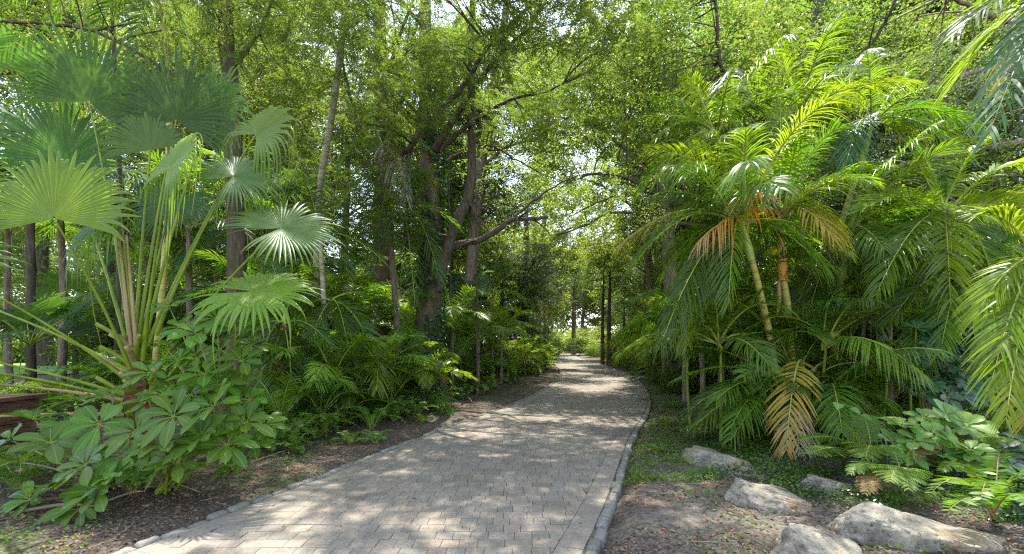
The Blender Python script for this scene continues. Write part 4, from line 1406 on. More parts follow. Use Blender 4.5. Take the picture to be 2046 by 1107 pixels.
# ivy clad double trunk at the kerb
bA = G(857, 800, 12.6)
tA = tree('ivy_tree', 'big tree with dark ivy covered base and a forked stem leaning over the path', bA,
          pxl([(855, 720), (858, 600), (862, 500), (862, 400), (858, 300), (853, 200), (850, 100), (850, -100), (852, -260)], 12.6), [.47, .39, .34, .31, .27, .23, .19, .14, .08], 'bark_red',
          [(pxl([(872, 580, 12.5), (892, 500, 12.4), (916, 440, 12.3), (940, 370, 12.2), (943, 250, 12.1), (942, 120, 12.0), (945, -20, 11.9), (950, -200, 11.8)], 12), .23, .08),
           (pxl([(815, 300, 11.2), (850, 245, 11), (885, 213, 10.8), (930, 168, 10.5), (958, 118, 10.3), (990, 75, 10.1), (1040, 30, 9.8), (1090, -20, 9.5)], 11), .10, .04),
           (pxl([(868, 300, 12.3), (905, 240, 12.0), (940, 190, 11.7), (980, 130, 11.3), (1015, 95, 11), (1060, 55, 10.8)], 12), .14, .04),
           (pxl([(880, 300, 12.3), (930, 255, 12), (975, 225, 11.5), (1030, 195, 11.2), (1085, 185, 11), (1125, 168, 10.8)], 12), .085, .02),
           (pxl([(875, 330, 12.5), (925, 305, 12.8), (975, 290, 13), (1030, 320, 13.4), (1080, 345, 13.8)], 12), .06, .02),
           (pxl([(900, 495, 12.6), (925, 486, 12.6), (962, 478, 12.5), (1000, 455, 12.3), (1022, 440, 12.2), (1062, 437, 12), (1095, 434, 12)], 12), .13, .05),
           (pxl([(1022, 442, 12.2), (1060, 405, 12.2), (1105, 375, 12.2), (1150, 352, 12.2), (1200, 345, 12.2)], 12), .045, .018),
           (pxl([(858, 250, 12.6), (800, 215, 12.2), (775, 150, 12), (800, 70, 11.8), (832, -20, 11.5)], 12), .10, .04),
           (pxl([(850, 60, 12.6), (800, 0, 12), (740, -60, 11)], 12), .08, .03)],
          [((0.9, 11.0, 9.3), (3.6, 3.0, 2.4), 720, -.08, 'feather', 1.15, 'feather'),
           ((1.4, 8.4, 9.2), (2.8, 2.6, 1.8), 330, .0, 'feather', 1.15, 'feather'),  # overhead crown, placed to shade and dapple the path
           ((-3.2, 9.6, 8.4), (2.8, 2.4, 2.4), 420, -.02, 'feather', 1.15, 'feather'),
           ((-1.0, 7.2, 9.8), (3.5, 2.4, 1.2), 290, .05, 'feather', 1.15, 'feather'),  # crown widened out of view, added to shade the path
           ((-3.4, 10.8, 5.2), (1.5, .9, 1.3), 330, -.1, 'feather', .95, 'feather')], 71)
# ivy leaves over the lower trunk
rng = np.random.default_rng(72)
iv = MB()
for k in range(13000):
    z = rng.uniform(0, 1) ** 1.25 * 9.5
    a = rng.uniform(0, 2 * PI)
    if mnoise.noise(Vector((math.cos(a) * 1.3, math.sin(a) * 1.3, z * .7))) + (.42 if z < 1.6 else .0 if z < 3.2 else .3) < 0: continue
    rr_ = np.interp(z, [0, 1, 3, 6, 10], [.56, .38, .34, .28, .22]) + abs(rng.normal(0, .05))
    p = np.array([bA[0] + math.cos(a) * rr_ + .02 * z, bA[1] + math.sin(a) * rr_, bA[2] + z])
    out = np.array([math.cos(a), math.sin(a), 0])
    d = nrm(out * .5 + np.array([0, 0, -.8]) + rng.normal(0, .5, 3))
    s = nrm(np.cross(d, out + rng.normal(0, .3, 3)))
    L = rng.uniform(.05, .10)
    iv.add([p, p + d * L * .5 + s * L * .45, p + d * L, p + d * L * .5 - s * L * .45], [[0, 1, 2, 3]])
part('ivy', iv, M['ivy'], tA, smooth=False)

bB = G(755, 795, 13.8)
tree('reddish_tree', 'tall straight tree with peeling reddish brown bark beside the ivy clad one', bB,
     pxl([(756, 720), (764, 600), (769, 450), (768, 300), (762, 150), (758, 0), (755, -200)], 13.8), [.42, .36, .32, .28, .25, .22, .18, .10], 'bark_red',
     [(pxl([(766, 330, 13.8), (720, 250, 13.4), (690, 150, 13), (660, 40, 12.6)], 13), .09, .03), (pxl([(762, 180, 13.8), (820, 90, 13.4), (850, -40, 13)], 13), .09, .03)],
     [((-4.2, 13.0, 10.8), (3.0, 2.6, 2.8), 600, -.05, 'feather', 1.15, 'feather'), ((-5.6, 12.4, 6.3), (1.9, 1.2, 1.6), 120, .05, 'feather', .95, 'feather'), ((-3.4, 13, 3.4), (1.4, 1.0, 1.1), 60, .0, 'feather', .9, 'feather')], 73)
bC = G(470, 850, 9.2)
tree('reddish_tree', 'reddish brown trunk standing close behind the fan palm and umbrella trees', bC,
     pxl([(473, 650), (470, 450), (462, 200), (450, 50), (442, -200), (440, -350)], 9.2), [.21, .18, .165, .155, .14, .11, .08], 'bark_red',
     [(pxl([(465, 250, 9.2), (400, 190, 9), (300, 120, 8.8), (180, 60, 8.6), (20, 45, 8.4), (-80, 40, 8.4)], 9), .06, .02), (pxl([(455, 150, 9.2), (520, 60, 9.4), (560, -40, 9.4)], 9), .06, .02)],
     [((-6.0, 9.0, 8.8), (3.2, 2.4, 1.9), 520, -.02, 'feather', 1.1, 'feather'), ((-5.2, 9.6, 5.6), (1.3, .9, 1.4), 70, .05, 'feather', .9, 'feather'), ((-4.6, 9.4, 3.1), (.7, .5, .9), 22, .0, 'feather', .8, 'feather')], 74)
# slim bare stems
for px, py, Y, top, w, lb_ in ((953, 770, 13.5, 330, .035, 'thin dark upright sapling stem between ivy tree and the bend'), (900, 770, 16, 250, .05, 'thin shaded sapling behind the ivy clad tree')):
    b0 = G(px, py, Y)
    tree('sapling', lb_, b0, pxl([(px, 600, Y), (px - 3, top, Y)], Y), [w, w * .8, w * .4], 'bark_dark', [], [((at(px, top, Y)), (.9, .9, .9), 26, -.2, 'small', 1.2, 'broad')], 75 + px, twig_every=3, sides=8)

# broadleaf trees on the other side
bR = G(1590, 800, 11.5)
tree('broadleaf_tree', 'dark stemmed broadleaf tree rising behind the cane palm clump', bR,
     pxl([(1588, 600), (1583, 400), (1597, 220), (1620, 100), (1648, -40), (1660, -200)], 11.5), [.24, .22, .2, .17, .15, .12, .07], 'bark_dark',
     [(pxl([(1590, 300, 11.5), (1500, 200, 11.2), (1440, 130, 11), (1432, 30, 10.8), (1415, -60, 10.6)], 11), .09, .03),
      (pxl([(1585, 420, 11.5), (1480, 400, 11.8), (1400, 415, 12), (1340, 395, 12.2), (1290, 372, 12.4), (1230, 350, 12.6), (1170, 350, 12.8), (1120, 375, 13)], 12), .10, .025),
      (pxl([(1585, 470, 11.5), (1480, 440, 11.8), (1400, 450, 12), (1330, 442, 12), (1270, 428, 12.2), (1215, 427, 12.4), (1175, 448, 12.6), (1110, 470, 13)], 12), .09, .025),
      (pxl([(1480, 425, 11.8), (1380, 420, 12.2), (1300, 395, 12.4), (1250, 391, 12.6), (1200, 402, 12.8), (1140, 432, 13)], 12), .06, .02),
      (pxl([(1600, 210, 11.5), (1680, 150, 11), (1760, 60, 10.6), (1800, -30, 10.2)], 11), .09, .03)],
     [((6.6, 12.8, 9.8), (3.6, 2.4, 2.8), 620, -.05, 'broad', 1.15, 'broad'), ((4.4, 10.8, 8.4), (2.8, 2.4, 2.0), 480, .0, 'broad', 1.1, 'broad'), ((3.6, 12.2, 5.4), (2.2, 1.4, 1.2), 150, .05, 'small', 1.1, 'sunny'),
      ((7.6, 11.8, 5.6), (2.6, 1.4, 1.8), 260, -.05, 'broad', 1.1, 'broad')], 81)
bS = G(2120, 800, 10.0)
tree('broadleaf_tree', 'grey limbed broadleaf tree whose long boughs reach in above the glossy palm', bS,
     pxl([(2110, 500), (2100, 250), (2080, 50), (2060, -200)], 10.0), [.3, .28, .24, .2, .1], 'bark_grey',
     [(pxl([(2105, 380, 10), (1990, 400, 10), (1880, 430, 10.2), (1780, 445, 10.4), (1700, 430, 10.6)], 10), .12, .04), (pxl([(2100, 270, 10), (2000, 290, 9.8), (1900, 310, 9.8), (1800, 330, 9.8), (1700, 400, 9.8)], 10), .10, .03),
      (pxl([(2090, 150, 10), (1980, 140, 9.6), (1860, 170, 9.4), (1760, 220, 9.4)], 10), .09, .03), (pxl([(2080, 60, 10), (1950, 20, 9.6), (1850, -40, 9.2)], 10), .09, .03)],
     [((10.0, 11.2, 8.8), (3.0, 2.0, 2.4), 400, -.05, 'broad', 1.1, 'broad'), ((8.6, 9.6, 6.4), (2.2, 1.6, 1.4), 200, .0, 'broad', 1.0, 'grey_leaf'), ((10.6, 9.6, 4.8), (2.0, 1.2, 1.2), 120, .0, 'broad', 1.0, 'broad'),
      ((6.2, 6.6, 9.4), (2.8, 1.6, 1.2), 110, .05, 'broad', 1.1, 'broad')], 82)  # unseen crown overhead, density shaped for the dapples on the path


# trees whose crowns meet over the path
b = G(1345, 760, 17.5)
tree('arching_tree', 'tree whose light green crown leans in over the outer side of the path', b, [b + np.array([-.1, 0, 4]), at(1320, 300, 17.3), at(1280, 60, 17), at(1250, -120, 17)], [.3, .26, .22, .12], 'bark_grey',
     [([at(1325, 380, 17.3), at(1250, 300, 17), at(1180, 250, 16.6), at(1100, 230, 16.4)], .12, .03), ([at(1300, 180, 17), at(1220, 120, 16.6), at(1130, 70, 16)], .11, .03), ([at(1320, 330, 17.3), at(1400, 260, 17), at(1450, 150, 17)], .1, .03)],
     [(at(1190, 200, 16.6), (3.4, 2.6, 3.2), 1500, -.06, 'broad', 1.25, 'sunny'), (at(1370, 130, 17), (2.8, 2.4, 2.8), 900, -.05, 'broad', 1.25, 'broad'), (at(1290, 420, 18), (1.8, 1.6, 1.2), 260, -.05, 'broad', 1.2, 'broad')], 83)
b = G(935, 760, 20)
tree('arching_tree', 'tree past the ivy clad one with a wide pale crown reaching over the bend', b, [b + np.array([.1, 0, 4]), at(965, 300, 20), at(1000, 100, 20), at(1020, -60, 20)], [.3, .26, .22, .12], 'bark_grey',
     [([at(965, 330, 20), at(1020, 290, 20), at(1090, 280, 20)], .11, .03), ([at(985, 180, 20), at(1050, 130, 20), at(1120, 110, 20)], .1, .03)],
     [(at(1020, 170, 20), (3.2, 2.6, 3.4), 1300, -.06, 'broad', 1.35, 'sunny'), (at(1000, 400, 21), (2.0, 1.6, 1.6), 360, -.03, 'broad', 1.2, 'grey_leaf'), (at(1110, 330, 24), (2.6, 2, 2.4), 520, -.03, 'broad', 1.4, 'sunny')], 84)
b = G(1310, 735, 29)
tree('arching_tree', 'tall sunlit tree filling the gap above the far bend of the path', b, [b + np.array([-.2, 0, 5]), at(1270, 380, 29), at(1230, 200, 29)], [.32, .28, .22, .12], 'bark_grey',
     [([at(1275, 420, 29), at(1200, 370, 29), at(1130, 350, 29)], .13, .03)],
     [(at(1170, 330, 30), (4.2, 3.0, 4.2), 1200, -.05, 'big', 1.1, 'sunny'), (at(1240, 480, 32), (2.4, 2, 2.2), 300, -.03, 'big', 1.0, 'sunny')], 85)
b = G(1072, 718, 44)
tree('arching_tree', 'pale distant tree closing the view over the far end of the path', b, [b + np.array([.2, 0, 6]), at(1085, 480, 44), at(1095, 330, 44)], [.4, .34, .26, .12], 'bark_grey',
     [([at(1085, 500, 44), at(1130, 460, 44), at(1180, 450, 44)], .16, .04)],
     [(at(1150, 450, 44), (5.0, 3.2, 4.6), 1500, -.05, 'big', 1.25, 'sunny'), (at(1100, 560, 45), (3.0, 2.4, 2.4), 420, -.03, 'big', 1.1, 'grey_leaf')], 87)
b = gp(-13.2, 17.5)
tree('lawn_edge_tree', 'light leaved tree at the near edge of the lawn, glimpsed behind the fan leaves', b, [b + np.array([.1, 0, 4]), at(340, 300, 17.5), at(330, 60, 17.5), at(330, -100, 17.5)], [.26, .22, .18, .1], 'bark_grey',
     [([at(338, 330, 17.5), at(240, 250, 17.2), at(150, 200, 17)], .1, .03)],
     [(at(170, 200, 17.5), (4.2, 2.6, 3.2), 700, .0, 'broad', 1.3, 'sunny'), (at(400, 150, 18), (3.0, 2.4, 3.2), 560, .0, 'broad', 1.3, 'broad'), (at(60, 420, 19), (2.4, 2.0, 1.6), 200, .0, 'broad', 1.3, 'sunny'), (at(20, 10, 17), (3.6, 2.2, 2.6), 620, .0, 'broad', 1.3, 'broad')], 86)

# ------------------------------------------------------------------ wood on both sides: prototypes, then copies
def tree_proto(name, seed, H, kind, sc, mat, bark, crowns):
    rng = np.random.default_rng(seed)
    t = link(name, None)
    t['_o'] = [0.0, 0.0, 0.0]
    tb = MB()
    tp = smooth_path([(0, 0, -.2), (rng.normal(0, .1), rng.normal(0, .1), H * .3), (rng.normal(0, .25), rng.normal(0, .25), H * .6), (rng.normal(0, .4), rng.normal(0, .4), H * .95)], 26)
    tube(tb, tp, [.22, .18, .15, .11, .04], 9, .07, seed, flute=.3)
    part('trunk', tb, M[bark], t)
    lims = [tp[8:]]
    for i in range(7):
        lb = MB()
        k = rng.integers(9, 23)
        a = i * 2.4 + rng.normal(0, .3)
        ln = rng.uniform(1.8, 3.4)
        e = tp[k] + np.array([math.cos(a) * ln, math.sin(a) * ln, rng.uniform(.3, 1.8)])
        lp = bez(tp[k], (tp[k] + e) / 2 + [0, 0, .25], e, np.linspace(0, 1, 14))
        lims.append(lp)
        tube(lb, lp, [.08, .05, .02], 6, .06, i)
        part('limb', lb, M[bark], t)
    br = MB()
    cb = MB()
    for c, r, n, gap in crowns:
        C = blob(c, r, int(n * .6), rng, gap)
        add_sprays(cb, C, kind, sc, rng)
        limb_twigs(br, lims, C, rng, 7, .018)
    part('crown', cb, M[mat], t, smooth=False)
    part('twigs', br, M['twig'], t)['kind'] = 'stuff'
    return t


TP = {
    'tall': tree_proto('forest_tree', 91, 14, 'broad', 1.5, 'broad', 'bark_dark', [((0, 0, 11.5), (3.4, 3.4, 3.0), 520, -.05), ((.6, .3, 7.2), (2.6, 2.6, 2.2), 240, .0), ((0, 0, 4.0), (1.8, 1.8, 1.4), 70, .05)]),
    'bright': tree_proto('forest_tree', 92, 10, 'big', 1.15, 'sunny', 'bark_grey', [((0, 0, 8.0), (3.2, 3.2, 2.6), 420, -.05), ((0, .2, 5.0), (2.7, 2.7, 1.9), 260, -.02), ((.4, 0, 2.9), (2.0, 2.0, 1.0), 90, .0)]),
    'feather': tree_proto('forest_tree', 93, 15, 'needle', 1.5, 'feather', 'bark_red', [((0, 0, 12.0), (3.0, 3.0, 3.6), 480, -.05), ((.5, .3, 7.5), (2.4, 2.4, 2.4), 220, .0)]),
    'grey': tree_proto('forest_tree', 94, 8, 'broad', 1.4, 'grey_leaf', 'bark_grey', [((0, 0, 5.6), (3.0, 3.0, 2.6), 440, -.02), ((0, .4, 2.6), (2.3, 2.3, 1.2), 140, .0)]),
}


def shrub_proto(seed, kind, sc, mat, r, h, n):
    rng = np.random.default_rng(seed)
    t = link('shrub', None)
    t['_o'] = [0.0, 0.0, 0.0]
    C = np.concatenate([blob((0, 0, h * .55), (r, r, h * .5), n, rng, -.05), blob((r * .3, r * .2, h * .3), (r * .9, r * .9, h * .28), n // 3, rng, -.1)])
    cb, sb = MB(), MB()
    add_sprays(cb, C, kind, sc, rng)
    for c in C[::4]:
        tube(sb, bez(np.array([rng.normal(0, .1), rng.normal(0, .1), -.05]), np.array([c[0] * .4, c[1] * .4, c[2] * .7]), c, np.linspace(0, 1, 7)), [.02, .006], 4, cap=False)
    part('foliage', cb, M[mat], t, smooth=False)
    part('stem', sb, M['twig'], t)
    return t


SP = {'dark': shrub_proto(101, 'broad', 1.0, 'shrub', 1.1, 2.2, 130), 'lit': shrub_proto(102, 'broad', 1.05, 'sunny', 1.0, 1.6, 110), 'small': shrub_proto(103, 'small', 1.15, 'shrub', .8, 1.1, 120),
      'tall': shrub_proto(104, 'big', .9, 'broad', 1.3, 3.6, 190)}


def palm_proto(seed, mats, h, n, L):
    rng = np.random.default_rng(seed)
    t = link('feather_palm', None)
    t['_o'] = [0.0, 0.0, 0.0]
    if h > .3:
        stem(t, [(0, 0, -.1), (.05, 0, h * .5), (0, .03, h)], [.075, .06, .05], 'bark_grey', None, seed)
    for k in range(n):
        a = k * 2.4 + rng.normal(0, .2)
        e = rng.uniform(-.35, 1.15)
        r = L * rng.uniform(.8, 1.1)
        b = np.array([0, 0, h])
        tip = b + np.array([math.cos(a) * r * math.cos(e), math.sin(a) * r * math.cos(e), r * math.sin(e) * .75 - .1])
        add_frond(t, b, tip, L * rng.uniform(.3, .5), M[mats[k % len(mats)]], n=42, ll=L * .28, lw=.014, v=rng.uniform(12, 32), droop=rng.uniform(.25, .5), rng=rng, roll=rng.normal(0, .2), rr=.013)
    return t


PP = {'low': palm_proto(111, ['palm_deep', 'palm'], .3, 13, 1.7), 'mid': palm_proto(112, ['palm', 'palm_deep', 'palm'], 1.8, 13, 1.8), 'lit': palm_proto(113, ['palm_lit', 'palm'], .8, 12, 1.5), 'high': palm_proto(114, ['palm_deep', 'palm', 'palm_blue'], 3.6, 14, 2.0)}


def put(P, kind, spots, label, group, cat):
    rng = np.random.default_rng(len(label) * 3 + len(spots))
    for s in spots:
        px, Y = s[0], s[1]
        x = (px - CXP) / FPX * Y
        o = place(P[kind], USED, gp(x, Y, -.03), rng.uniform(0, 6.28), (s[2] if len(s) > 2 else 1.0) * rng.uniform(.92, 1.08), label, group)
        o['category'] = cat


# palms and shrubs that close the understory
put(PP, 'mid', [(955, 14.5, 1.0), (1000, 17.5, 1.0), (910, 17, 1.1), (985, 20.5, 1.1)], 'arching feather palm in the thicket past the ivy clad tree', 'feather palms past the ivy tree', 'palm')
put(PP, 'high', [(985, 19.5, 1.0), (1030, 26, 1.1), (930, 22, 1.15)], 'taller feather palm with pale stalks in front of the brown trunk at the bend', 'taller palms at the bend', 'palm')
put(PP, 'lit', [(1015, 21.0, 1.2), (1050, 22.5, 1.2), (1075, 28, 1.2), (1030, 18.5, .9)], 'small sunlit palm growing out of the bright clump by the bend', 'sunlit palms at the bend', 'palm')
put(PP, 'lit', [(665, 9.0, 1.15), (760, 10.0, 1.2), (845, 10.9, .9), (590, 8.8, 1.0)], 'light green feather palm spreading its leaves before the two big reddish trunks', 'light green palms before the trunks', 'palm')
put(PP, 'mid', [(700, 12.0, 1.15), (610, 11.0, 1.2), (800, 12.6, 1.1), (530, 10.6, 1.15), (905, 14.4, 1.1)], 'arching palm at head height in the thicket round the reddish trunks', 'arching palms round the trunks', 'palm')
put(PP, 'low', [(640, 8.3, .75), (700, 9.2, .8), (560, 7.8, .7), (780, 10.0, .85), (850, 11.2, .8), (700, 10.8, 1.0), (600, 10.6, 1.0), (800, 11.2, .9), (520, 10.0, .9), (850, 14.2, 1.1), (640, 14, 1.2), (740, 14.6, 1.2), (930, 15, 1.0), (700, 12.5, 1.1), (820, 15.5, 1.1), (600, 12.5, 1.2), (520, 11.5, 1.1), (760, 17, 1.2), (400, 12.5, 1.2)], 'low dark palm filling the shade behind the reddish trunks', 'low palms in the shade', 'palm')
put(PP, 'high', [(560, 14, 1.1), (690, 16, 1.1), (430, 13, 1.0), (350, 14.5, 1.1), (800, 18, 1.1)], 'shaded palm with high fronds behind the reddish trunks', 'high fronded palms in the shade', 'palm')
put(PP, 'mid', [(1370, 12.2, 1.1), (1330, 15.5, 1.1), (1440, 11.2, 1.2), (1400, 9.6, .9), (1500, 9.4, 1.0)], 'dark feather palm arching towards the path behind the cane palm clump', 'palms behind the clump', 'palm')
put(PP, 'high', [(1850, 10.5, 1.0), (1720, 11.5, 1.05), (2000, 9.5, 1.0), (1780, 8.9, .85), (1890, 8.6, .9)], 'tall shaded palm between the cane palm clump and grey limbed tree', 'palms under the grey limbed tree', 'palm')
put(PP, 'low', [(1780, 9.2, 1.0), (1930, 8.6, 1.0), (1330, 20, 1.1), (2040, 7.6, 1.0)], 'low palm in the dark gap behind the dwarf umbrella shrub', 'low palms behind the shrub', 'palm')
put(SP, 'dark', [(700, 18, 1.3), (620, 15, 1.2), (800, 21, 1.3), (900, 20, 1.3), (560, 18, 1.4), (480, 15.5, 1.3), (960, 25, 1.4), (860, 25, 1.5), (700, 23, 1.6)], 'dense dark green shrub in the shade between the trunks', 'dark shrubs between the trunks', 'shrub')
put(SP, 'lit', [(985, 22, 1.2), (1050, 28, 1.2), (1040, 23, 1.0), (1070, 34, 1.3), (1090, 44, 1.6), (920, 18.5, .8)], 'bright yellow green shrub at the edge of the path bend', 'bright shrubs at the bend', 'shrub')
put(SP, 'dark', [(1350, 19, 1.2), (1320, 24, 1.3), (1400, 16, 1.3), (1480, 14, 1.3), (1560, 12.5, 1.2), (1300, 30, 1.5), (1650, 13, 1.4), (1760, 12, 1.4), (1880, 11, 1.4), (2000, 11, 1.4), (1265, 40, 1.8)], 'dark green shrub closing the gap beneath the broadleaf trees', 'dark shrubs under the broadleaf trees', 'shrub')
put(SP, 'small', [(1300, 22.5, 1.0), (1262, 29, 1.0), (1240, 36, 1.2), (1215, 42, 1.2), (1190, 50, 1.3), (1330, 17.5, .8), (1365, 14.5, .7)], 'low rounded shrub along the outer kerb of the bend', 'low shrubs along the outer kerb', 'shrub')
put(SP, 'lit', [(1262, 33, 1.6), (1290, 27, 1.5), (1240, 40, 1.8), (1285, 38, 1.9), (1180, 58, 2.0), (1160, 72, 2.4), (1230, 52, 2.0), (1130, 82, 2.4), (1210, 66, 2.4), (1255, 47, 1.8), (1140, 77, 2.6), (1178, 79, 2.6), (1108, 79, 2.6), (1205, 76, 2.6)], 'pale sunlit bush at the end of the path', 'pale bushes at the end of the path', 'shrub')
put(SP, 'tall', [(330, 17, 1.2), (250, 20, 1.2), (430, 19, 1.3), (1480, 19, 1.3), (1600, 17, 1.3), (1750, 16, 1.3), (1900, 14.5, 1.3), (2030, 14, 1.3), (640, 20, 1.4), (1390, 24, 1.4), (520, 22, 1.5), (760, 26, 1.6), (840, 29, 1.7)], 'tall leafy bush standing deep in the wood', 'tall bushes deep in the wood', 'shrub')

put(PP, 'low', [(230, 9.4, 1.0), (330, 9.6, 1.0), (-40, 7.4, .7), (400, 10.4, 1.0)], 'dark low palm behind the long yellowish stalks of the fan palm', 'low palms behind the fan palm', 'palm')
put(PP, 'high', [(120, 10.8, 1.25), (20, 11.5, 1.3), (250, 12, 1.3), (380, 11.5, 1.25), (-60, 10.5, 1.3), (480, 12.5, 1.3)], 'tall shaded feather palm behind the bluish upright fans', 'tall feather palms behind the fans', 'palm')
put(SP, 'dark', [(240, 13, 1.3), (320, 13, 1.4)], 'dark shrub between the fan palm and the lawn', 'dark shrubs before the lawn', 'shrub')
fern_set('b', [(60, 850), (130, 835), (20, 820), (180, 815), (90, 800)], 'sunlit fern in the bed behind the umbrella trees, beside the wooden box', 'sunlit ferns beside the wooden box', 1.1)

# trees of the wood
put(TP, 'tall', [(690, 20, 1.0), (560, 17, 1.0), (820, 24, 1.1), (900, 27, 1.1), (430, 21, 1.1), (1400, 20, 1.0), (1500, 17, 1.0), (1640, 18, 1.1), (1800, 16, 1.0), (1950, 17, 1.1), (2080, 15, 1.0), (300, 25, 1.2), (1330, 29, 1.1), (760, 33, 1.3)],
    'tall dark stemmed tree with a broad leafy crown in the dense wood', 'tall leafy trees of the wood', 'tree')
put(TP, 'tall', [(1440, 27, 1.7), (1580, 26, 1.7), (1720, 25, 1.75), (1860, 24, 1.7), (1990, 23, 1.7), (2110, 22, 1.6)], 'very tall tree filling the sky behind the cane palms', 'very tall trees behind the cane palms', 'tree')
put(TP, 'tall', [(-40, 25, 1.7), (90, 27, 1.75), (220, 29, 1.9), (360, 29, 1.9), (560, 32, 1.9)], 'very tall tree filling the sky behind the fan palm and reddish trunks', 'very tall trees behind the fan palm', 'tree')
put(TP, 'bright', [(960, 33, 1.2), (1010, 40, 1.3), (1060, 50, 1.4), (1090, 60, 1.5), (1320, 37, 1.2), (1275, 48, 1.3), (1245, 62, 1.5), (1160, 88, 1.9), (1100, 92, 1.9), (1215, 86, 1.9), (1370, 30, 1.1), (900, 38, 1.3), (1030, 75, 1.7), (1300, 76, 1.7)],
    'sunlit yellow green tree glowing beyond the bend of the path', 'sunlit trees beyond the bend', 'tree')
put(TP, 'feather', [(870, 21, 1.0), (1340, 22, 1.0), (1400, 26, 1.1), (620, 26, 1.1), (1550, 23, 1.1), (1150, 105, 2.0)], 'feathery leaved tree with a reddish trunk further along the path', 'feathery trees along the path', 'tree')
put(TP, 'grey', [(1050, 29, 1.0), (1000, 27, .9), (1290, 34, 1.1), (1440, 22, 1.1), (1700, 20, 1.3), (1870, 20, 1.3), (500, 27, 1.3)], 'small grey green tree with a low twiggy crown near the bend', 'grey green trees near the bend', 'tree')
put(TP, 'tall', [(60, 42, 1.3), (-60, 46, 1.4), (160, 50, 1.4), (240, 40, 1.2), (340, 46, 1.3), (-150, 36, 1.3), (20, 60, 1.6)], 'leafy tree at the far side of the sunny lawn', 'trees beyond the lawn', 'tree')
put(SP, 'lit', [(30, 32, 1.6), (110, 36, 1.8), (190, 34, 1.5), (-40, 34, 1.7), (250, 31, 1.5), (-120, 30, 1.5)], 'sunlit bush along the far edge of the lawn', 'bushes along the lawn', 'shrub')


def bare_trunk(px, py, w, top, label, seed, bark='bark_dark'):
    Y = gy(py)
    b = G(px, py)
    H = b[2] + (py - top) / FPX * Y
    tree('slim_tree', label, b, [(b[0], Y, b[2] + (H - b[2]) * .5), (b[0] + .1, Y, H)], [w * 1.2, w, w * .85, w * .5], bark, [],
         [((b[0], Y, H), (1.9, 1.9, 1.7), 190, -.05, 'broad', 1.5, 'broad'), ((b[0] + .3, Y + .4, H + 2.4), (2.4, 2.4, 2.2), 240, -.05, 'big', 1.0, 'sunny')], seed, sides=9)


bare_trunk(1217, 729, .16, 540, 'slim dark trunk right beside the far kerb, thicker of the pair', 201)
bare_trunk(1204, 727, .13, 550, 'slimmer twin of the dark trunk pair beside the far kerb', 202)
bare_trunk(1146, 708, .28, 560, 'lone dark trunk standing where the path turns out of sight', 203)
bare_trunk(1050, 722, .34, 400, 'thick brown trunk behind the bright fern clump at the bend', 204, 'bark_red')
bare_trunk(1247, 722, .13, 540, 'thin trunk in the green wood behind the twin trunks', 205)
bare_trunk(1088, 712, .22, 480, 'brown trunk at the inner side of the far bend', 206, 'bark_red')

# right hand shrubs
umbrella_plant('umbrella_shrub', 'bluish dwarf umbrella shrub with dark whorled leaves at the end of the bed', G(1865, 830, 6.6),
               [(1830 + 26 * (i % 5) + (i // 5 % 2) * 13, 655 + 26 * (i // 5) + (i * 37 % 11), 6.2 - .05 * (i // 5) + .1 * (i % 3), 1.0 + .05 * (i % 3)) for i in range(30)], 'arbor', 9, .21, 9, (0, -.55, .85), .34, 'shrub', .12, 1.3)
umbrella_plant('umbrella_shrub', 'light green glossy umbrella shrub in sun above the large sword fern', G(1880, 930, 5.4),
               [(1800, 850, 5.1, 1), (1845, 835, 5.2, 1), (1890, 830, 5.1, 1), (1930, 850, 5.0, 1), (1860, 870, 4.9, 1), (1900, 880, 4.8, 1), (1940, 900, 4.7, .9), (1830, 880, 4.9, .9), (1965, 870, 5, .9), (1880, 905, 4.8, .9), (1815, 905, 4.9, .8), (1780, 880, 5.1, .8),
                (1915, 840, 5.3, 1), (1870, 845, 5.3, 1), (1925, 920, 4.7, .9), (1960, 920, 4.9, .8)], 'shrub_lit', 8, .23, 10, (0, -.4, .9), .42, 'shrub', .15, 1.3)
umbrella_plant('umbrella_shrub', 'dark glossy shrub low in the corner behind the sword fern', G(2030, 960, 5.2),
               [(2000, 900, 5, 1), (2040, 880, 5.1, 1), (2020, 930, 4.7, .9), (2060, 930, 4.8, 1), (2050, 960, 4.4, .8)], 'arbor', 8, .23, 11, (0, -.4, .9), .40, 'shrub', .15, 1.3)
# heart leaved vine sprig in front of the clump
t = thing('heart_vine', 'thin vine sprig with three round heart shaped leaves above the lacy fern', 'vine', G(1730, 890, 5.9))
vb = MB()
pts = [G(1735, 890, 5.9), at(1740, 850, 5.8), at(1722, 820, 5.75), at(1700, 812, 5.7), at(1676, 806, 5.7)]
tube(vb, smooth_path(pts, 20), [.006, .004, .003], 5)
part('stem', vb, M['petiole'], t)
for (px, py, s) in ((1676, 806, .085), (1700, 815, .08), (1722, 828, .08)):
    lb = MB()
    leaf_blade(lb, at(px, py, 5.7), [RNG.normal(0, .4), -.5, -.3], [0, -.4, .9], s * 1.6, s * .75, .1, 'heart')
    part('leaf', lb, M['shrub_lit'], t)

# strap leaved clumps
def strap(px, py, label, seed, n=16, L=.8):
    rng = np.random.default_rng(seed)
    b = G(px, py)
    t = thing('strap_lily', label, 'plant', b)
    for k in range(n):
        a = k * 2.4
        e = rng.uniform(.5, 1.35)
        d = np.array([math.cos(a) * math.cos(e), math.sin(a) * math.cos(e), math.sin(e)])
        lb = MB()
        leaf_blade(lb, b + d * .03, d, [0, 0, 1.0] if e < 1.2 else [1, 0, 0], L * rng.uniform(.7, 1.1), .032, rng.uniform(.2, .5), 'strap', 9, .3, 0, rng)
        part('leaf', lb, M['strap'], t)


